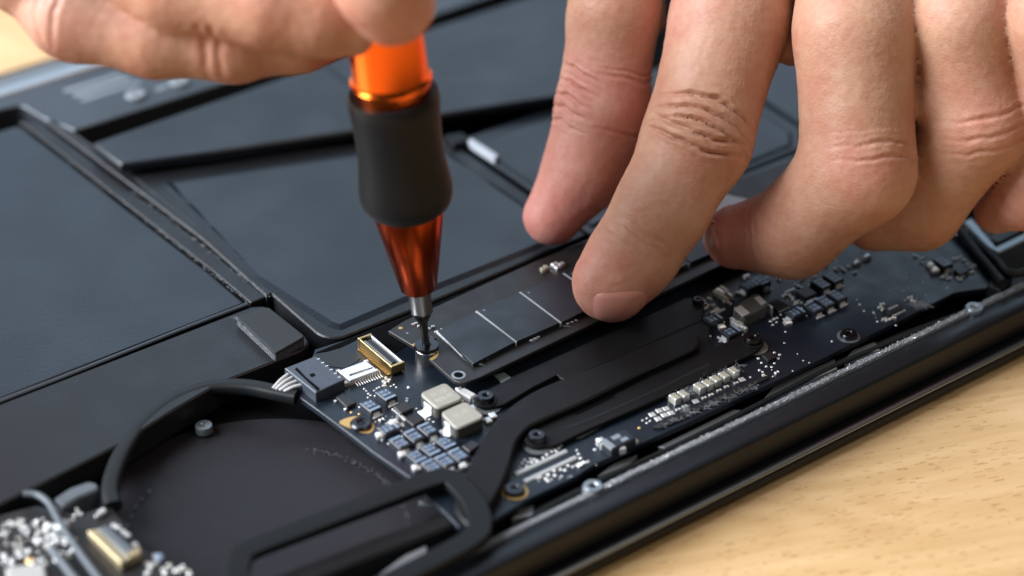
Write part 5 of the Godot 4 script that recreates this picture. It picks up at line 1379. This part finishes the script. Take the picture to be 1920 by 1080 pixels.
	func _q(quads: PackedInt32Array, vid: PackedInt32Array, a: int, b: int, c: int, d: int) -> void:
		if vid[a] >= 0 and vid[b] >= 0 and vid[c] >= 0 and vid[d] >= 0:
			quads.append_array(PackedInt32Array([vid[a], vid[b], vid[c], vid[d]]))
	# a nail laid on the skin: middle, out of the skin, towards the tip
	func nail(c: Vector3, out_dir: Vector3, tip_dir: Vector3, w: float, l: float) -> Mesher:
		var b := Mesher.new()
		var nn := out_dir.normalized()
		var t := (tip_dir - nn * tip_dir.dot(nn)).normalized()
		var sd := nn.cross(t)
		var rows := []
		for i in 15:
			var v := i / 14.0
			var row := PackedVector3Array()
			for j in 19:
				var u := j / 18.0 * 2.0 - 1.0
				var shape := sqrt(maxf(0.0, 1.0 - pow(absf(v * 2.0 - 1.0), 3.5) * 0.75))
				var p := c + sd * u * w * 0.5 * shape + t * (v - 0.5) * l + nn * 9.0
				for it in 60:
					var d := value(p)
					if d < 0.02: break
					p -= nn * minf(d, 1.0) * 0.7
				var edge := smoothstep(1.0, 0.6, absf(u)) * smoothstep(0.0, 0.14, v)
				row.append(p + nn * (-0.3 + 0.62 * edge) + t * 0.0)
			rows.append(row)
		b.skin(rows, false, false, c - nn * 8.0)
		return b

func build_hands() -> void:
	var tan_skin := Color(0.455, 0.235, 0.155)
	var pink := Color(0.52, 0.235, 0.185)
	var deep := Color(0.36, 0.17, 0.105)
	# the hand that steadies the drive
	var a := Hand.new()
	a.base = tan_skin
	var M0 := Vector3(111.38, 84, 2.7)
	var I0 := Vector3(95.59, 82, -14.15)
	var R0 := Vector3(123.12, 86, 19.99)
	var P0 := Vector3(129.12, 84, 38.34)
	var T0 := Vector3(79.06, 78, -33.66)
	var wrist := (M0 + R0) * 0.5 + Vector3(40, 34, -62)
	var elbow := wrist + Vector3(40, 22, -75)
	for m in [I0, M0, R0, P0]: a.bone(0, m, wrist, 11.5, 17.0)
	a.bone(0, I0, M0, 11.5, 12.0); a.bone(0, M0, R0, 12.0, 11.5); a.bone(0, R0, P0, 11.5, 10.0)
	a.bone(0, T0, wrist, 11.0, 17.0)
	a.bone(0, wrist, elbow, 22.0, 27.0)
	# index
	var I := [I0, Vector3(79.5, 62, -0.79), Vector3(62.49, 44, 9.61), Vector3(50.12, 33.5, 13.36), Vector3(43.63, 26, 13.72), Vector3(37.56, 20.3, 13.11)]
	a.chain(1, PackedVector3Array(I), [12.0, 12.2, 11.1, 9.4, 8.6, 7.4])
	a.bone(1, I[4].lerp(I[5], 0.5), I[5] + Vector3(-0.4, 0.4, 0.6), 8.3, 7.5)
	# thumb
	var T := [T0, Vector3(66.64, 58, -22.98), Vector3(59.9, 40, -17.35), Vector3(53.99, 29, -14.96), Vector3(45.72, 19, -15.95)]
	a.chain(2, PackedVector3Array(T), [10.5, 9.4, 9.8, 8.9, 6.4])
	# middle, curled
	var C := [M0, Vector3(91.55, 66, 23.64), Vector3(83.31, 42, 35.79), Vector3(75.45, 25.5, 26.83), Vector3(68.66, 22, 17.47)]
	a.chain(3, PackedVector3Array(C), [12.5, 12.3, 11.5, 9.5, 6.9])
	# ring, curled behind the middle
	var Rg := [R0, Vector3(106.85, 70, 38.55), Vector3(107.52, 50, 45.44), Vector3(99.9, 29, 39.12), Vector3(92.8, 26, 33.69)]
	a.chain(4, PackedVector3Array(Rg), [11.0, 10.0, 10.8, 9.0, 7.2])
	# little finger at the right edge
	var Pk := [P0, Vector3(116.11, 74, 55.03), Vector3(118.85, 48, 57.61), Vector3(116.92, 33, 53.4), Vector3(114.32, 27, 48.32)]
	a.chain(5, PackedVector3Array(Pk), [9.6, 9.6, 8.8, 7.3, 4.8])
	# skin between the finger roots
	a.bone(3, Vector3(105.12, 66, -10.23), Vector3(88.37, 57, 9.24), 5.5, 3.6)
	a.bone(2, Vector3(80.31, 66, -31.38), Vector3(80.51, 51, -27.59), 5.5, 4.2)
	a.bone(4, Vector3(111.28, 72, 22.5), Vector3(98.95, 54, 38.36), 5.5, 3.8)
	a.grow(0.85)
	var view := Vector3(-0.529, 0.546, 0.649)
	var up := Vector3(0, 1, 0)
	var sup := Vector3(0.325, 0.837, -0.44)
	var side := Vector3(0.784, 0.022, 0.621)
	var nail_at: Vector3 = I[5] + side * 1.5 - sup * 2.6
	a.crease(nail_at + sup * 4.0, -sup - side * 0.05, view, [0.0], 0.5, 0.45, 6.0, -0.03)
	var idx_ax: Vector3 = (I[3] - I[1]).normalized()
	a.crease(I[2], idx_ax, view + up * 0.3, [-6.2, -3.2, -0.6, 2.2, 5.0], 0.95, 0.42, 10.5, 0.022)
	a.crease(I[4], (I[5] - I[3]).normalized(), view + up * 0.5, [-4.6, -2.6, -0.4], 0.24, 0.32, 9.0, 0.006)
	a.crease(T[2] - side * 6.0 + view * 4.0, -sup * 0.82 - side * 0.5, -side * 0.75 + view * 0.6, [-6.5, -3.6, -0.8, 1.6, 4.2], 0.7, 0.38, 6.5, 0.0)
	a.crease(T[2], (T[3] - T[1]).normalized(), Vector3(0.3, 0.2, 0.9), [4.2, -9.0, -7.6], 0.5, 0.45, 9.0, 0.0)
	a.crease(C[2], (C[2] - C[1]).normalized(), view + up * 0.6 + Vector3(0.5, 0, 0), [-11.0, -8.2, -5.0, -2.0], 0.4, 0.42, 9.5, 0.008)
	a.crease(Rg[2], (Rg[2] - Rg[1]).normalized(), view + up * 0.4, [-3.4, 0.4, 3.4], 0.34, 0.42, 10.0, 0.0)
	a.crease(C[4], (C[4] - C[3]).normalized(), view, [-6.5, -5.0], 0.12, 0.4, 8.0, 0.0)
	a.tint(I[5], 15.0, Color(0.54, 0.215, 0.165))
	a.tint(I[2], 12.0, deep)
	a.tint(I[1] - side * 8.0, 16.0, Color(0.52, 0.25, 0.185))  # lit tone painted into the left side of the forefinger
	a.tint(T[4], 26.0, Color(0.57, 0.235, 0.19))
	a.tint(T[2], 24.0, Color(0.55, 0.25, 0.2))
	a.tint(C[4], 18.0, Color(0.56, 0.235, 0.185))
	a.tint(C[2] + view * 6.0, 11.0, Color(0.54, 0.235, 0.175))
	a.tint(C[1] + side * 4.0, 18.0, Color(0.52, 0.31, 0.2))
	a.tint(Rg[2] + view * 6.0, 11.0, Color(0.54, 0.235, 0.175))
	a.tint(Rg[3], 14.0, Color(0.46, 0.23, 0.14))
	a.tint(C[3] - sup * 8.0, 14.0, Color(0.46, 0.23, 0.14))
	a.tint(Pk[3], 14.0, pink)
	var b := Mesher.new()
	a.surface(b, true)
	var t := thing("hand", "steadying hand with bent fingers, forefinger pressed on the black drive board", "hand", Vector3(36.36, 13, 15.37))
	part(b, "skin", M.skin, t)
	part(a.nail(nail_at, view * 0.85 - sup * 0.4, -sup - view * 0.4, 13.6, 9.2), "fingernail", M.nail, t)
	part(a.nail(C[4] - side * 2.6 - sup * 0.4, -side * 0.85 + view * 0.5 + sup * 0.05, -side - sup * 0.15, 8.4, 7.0), "fingernail", M.nail, t)
	# the hand that turns the screwdriver, out of focus
	var d := Hand.new()
	d.base = Color(0.43, 0.215, 0.14)
	var palm := Vector3(-44.28, 105.63, -60.26)
	var wr := Vector3(-50.82, 113.51, -99.95)
	d.bone(0, palm, wr, 24.0, 23.0)
	d.bone(0, wr, Vector3(-54.14, 120.3, -154.58), 23.0, 27.0)
	d.bone(0, palm, Vector3(-43.71, 93.3, -43.26), 20.0, 11.0)
	d.bone(0, palm, Vector3(-53.34, 91.3, -52.52), 20.0, 9.0)
	d.chain(1, PackedVector3Array([Vector3(-43.17, 95.85, -41.89), Vector3(-37.61, 94.22, -26.74), Vector3(-26.95, 93.37, -11.17), Vector3(-20.75, 91.94, -4.91), Vector3(-15.02, 90.19, -0.31)]), [10.0, 9.0, 8.6, 7.8, 6.4])
	d.bone(4, Vector3(-18.68, 112.07, 7.57), Vector3(-18.22, 103.02, 10.93), 8.6, 8.0)
	d.bone(4, Vector3(-18.22, 103.02, 10.93), Vector3(-16.25, 98.75, 11.52), 8.0, 7.4)
	d.chain(2, PackedVector3Array([Vector3(-52.51, 90.42, -54.19), Vector3(-50.65, 85.35, -42.24), Vector3(-41.39, 82.6, -29.29), Vector3(-30.19, 81.77, -19.46), Vector3(-19.93, 82.73, -13.43), Vector3(-12.16, 83.32, -10.68)]), [9.0, 8.6, 7.0, 6.5, 6.0, 5.0])
	d.chain(3, PackedVector3Array([palm, Vector3(-11.15, 94.72, -51.79), Vector3(2.4, 90.8, -31.28), Vector3(6.62, 89.38, -14.32)]), [14.0, 11.0, 9.0, 7.5])
	d.grow(1.1)
	var sdir := (Vector3(-27.67, 93, -8.37) - Vector3(-38.08, 92.99, -26.1)).normalized()
	d.crease(Vector3(-50.59, 85.52, -42.33), sdir, view, [-3.0, 1.2], 0.35, 0.7, 9.0, 0.02)
	d.crease(Vector3(-30.84, 82.08, -20.25), sdir, view, [-1.0, 1.5], 0.35, 0.7, 9.0, 0.0)
	d.tint(Vector3(-15.93, 99.38, 11.25), 14.0, Color(0.56, 0.27, 0.22))
	d.tint(Vector3(-50.59, 85.52, -42.33), 16.0, Color(0.5, 0.27, 0.21))
	b = Mesher.new()
	d.surface(b, true)
	t = thing("hand", "blurred hand in the foreground, pinching the orange handle of the screwdriver", "hand", Vector3(-14.61, 91.9, 9.37))
	part(b, "skin", M.skin, t)
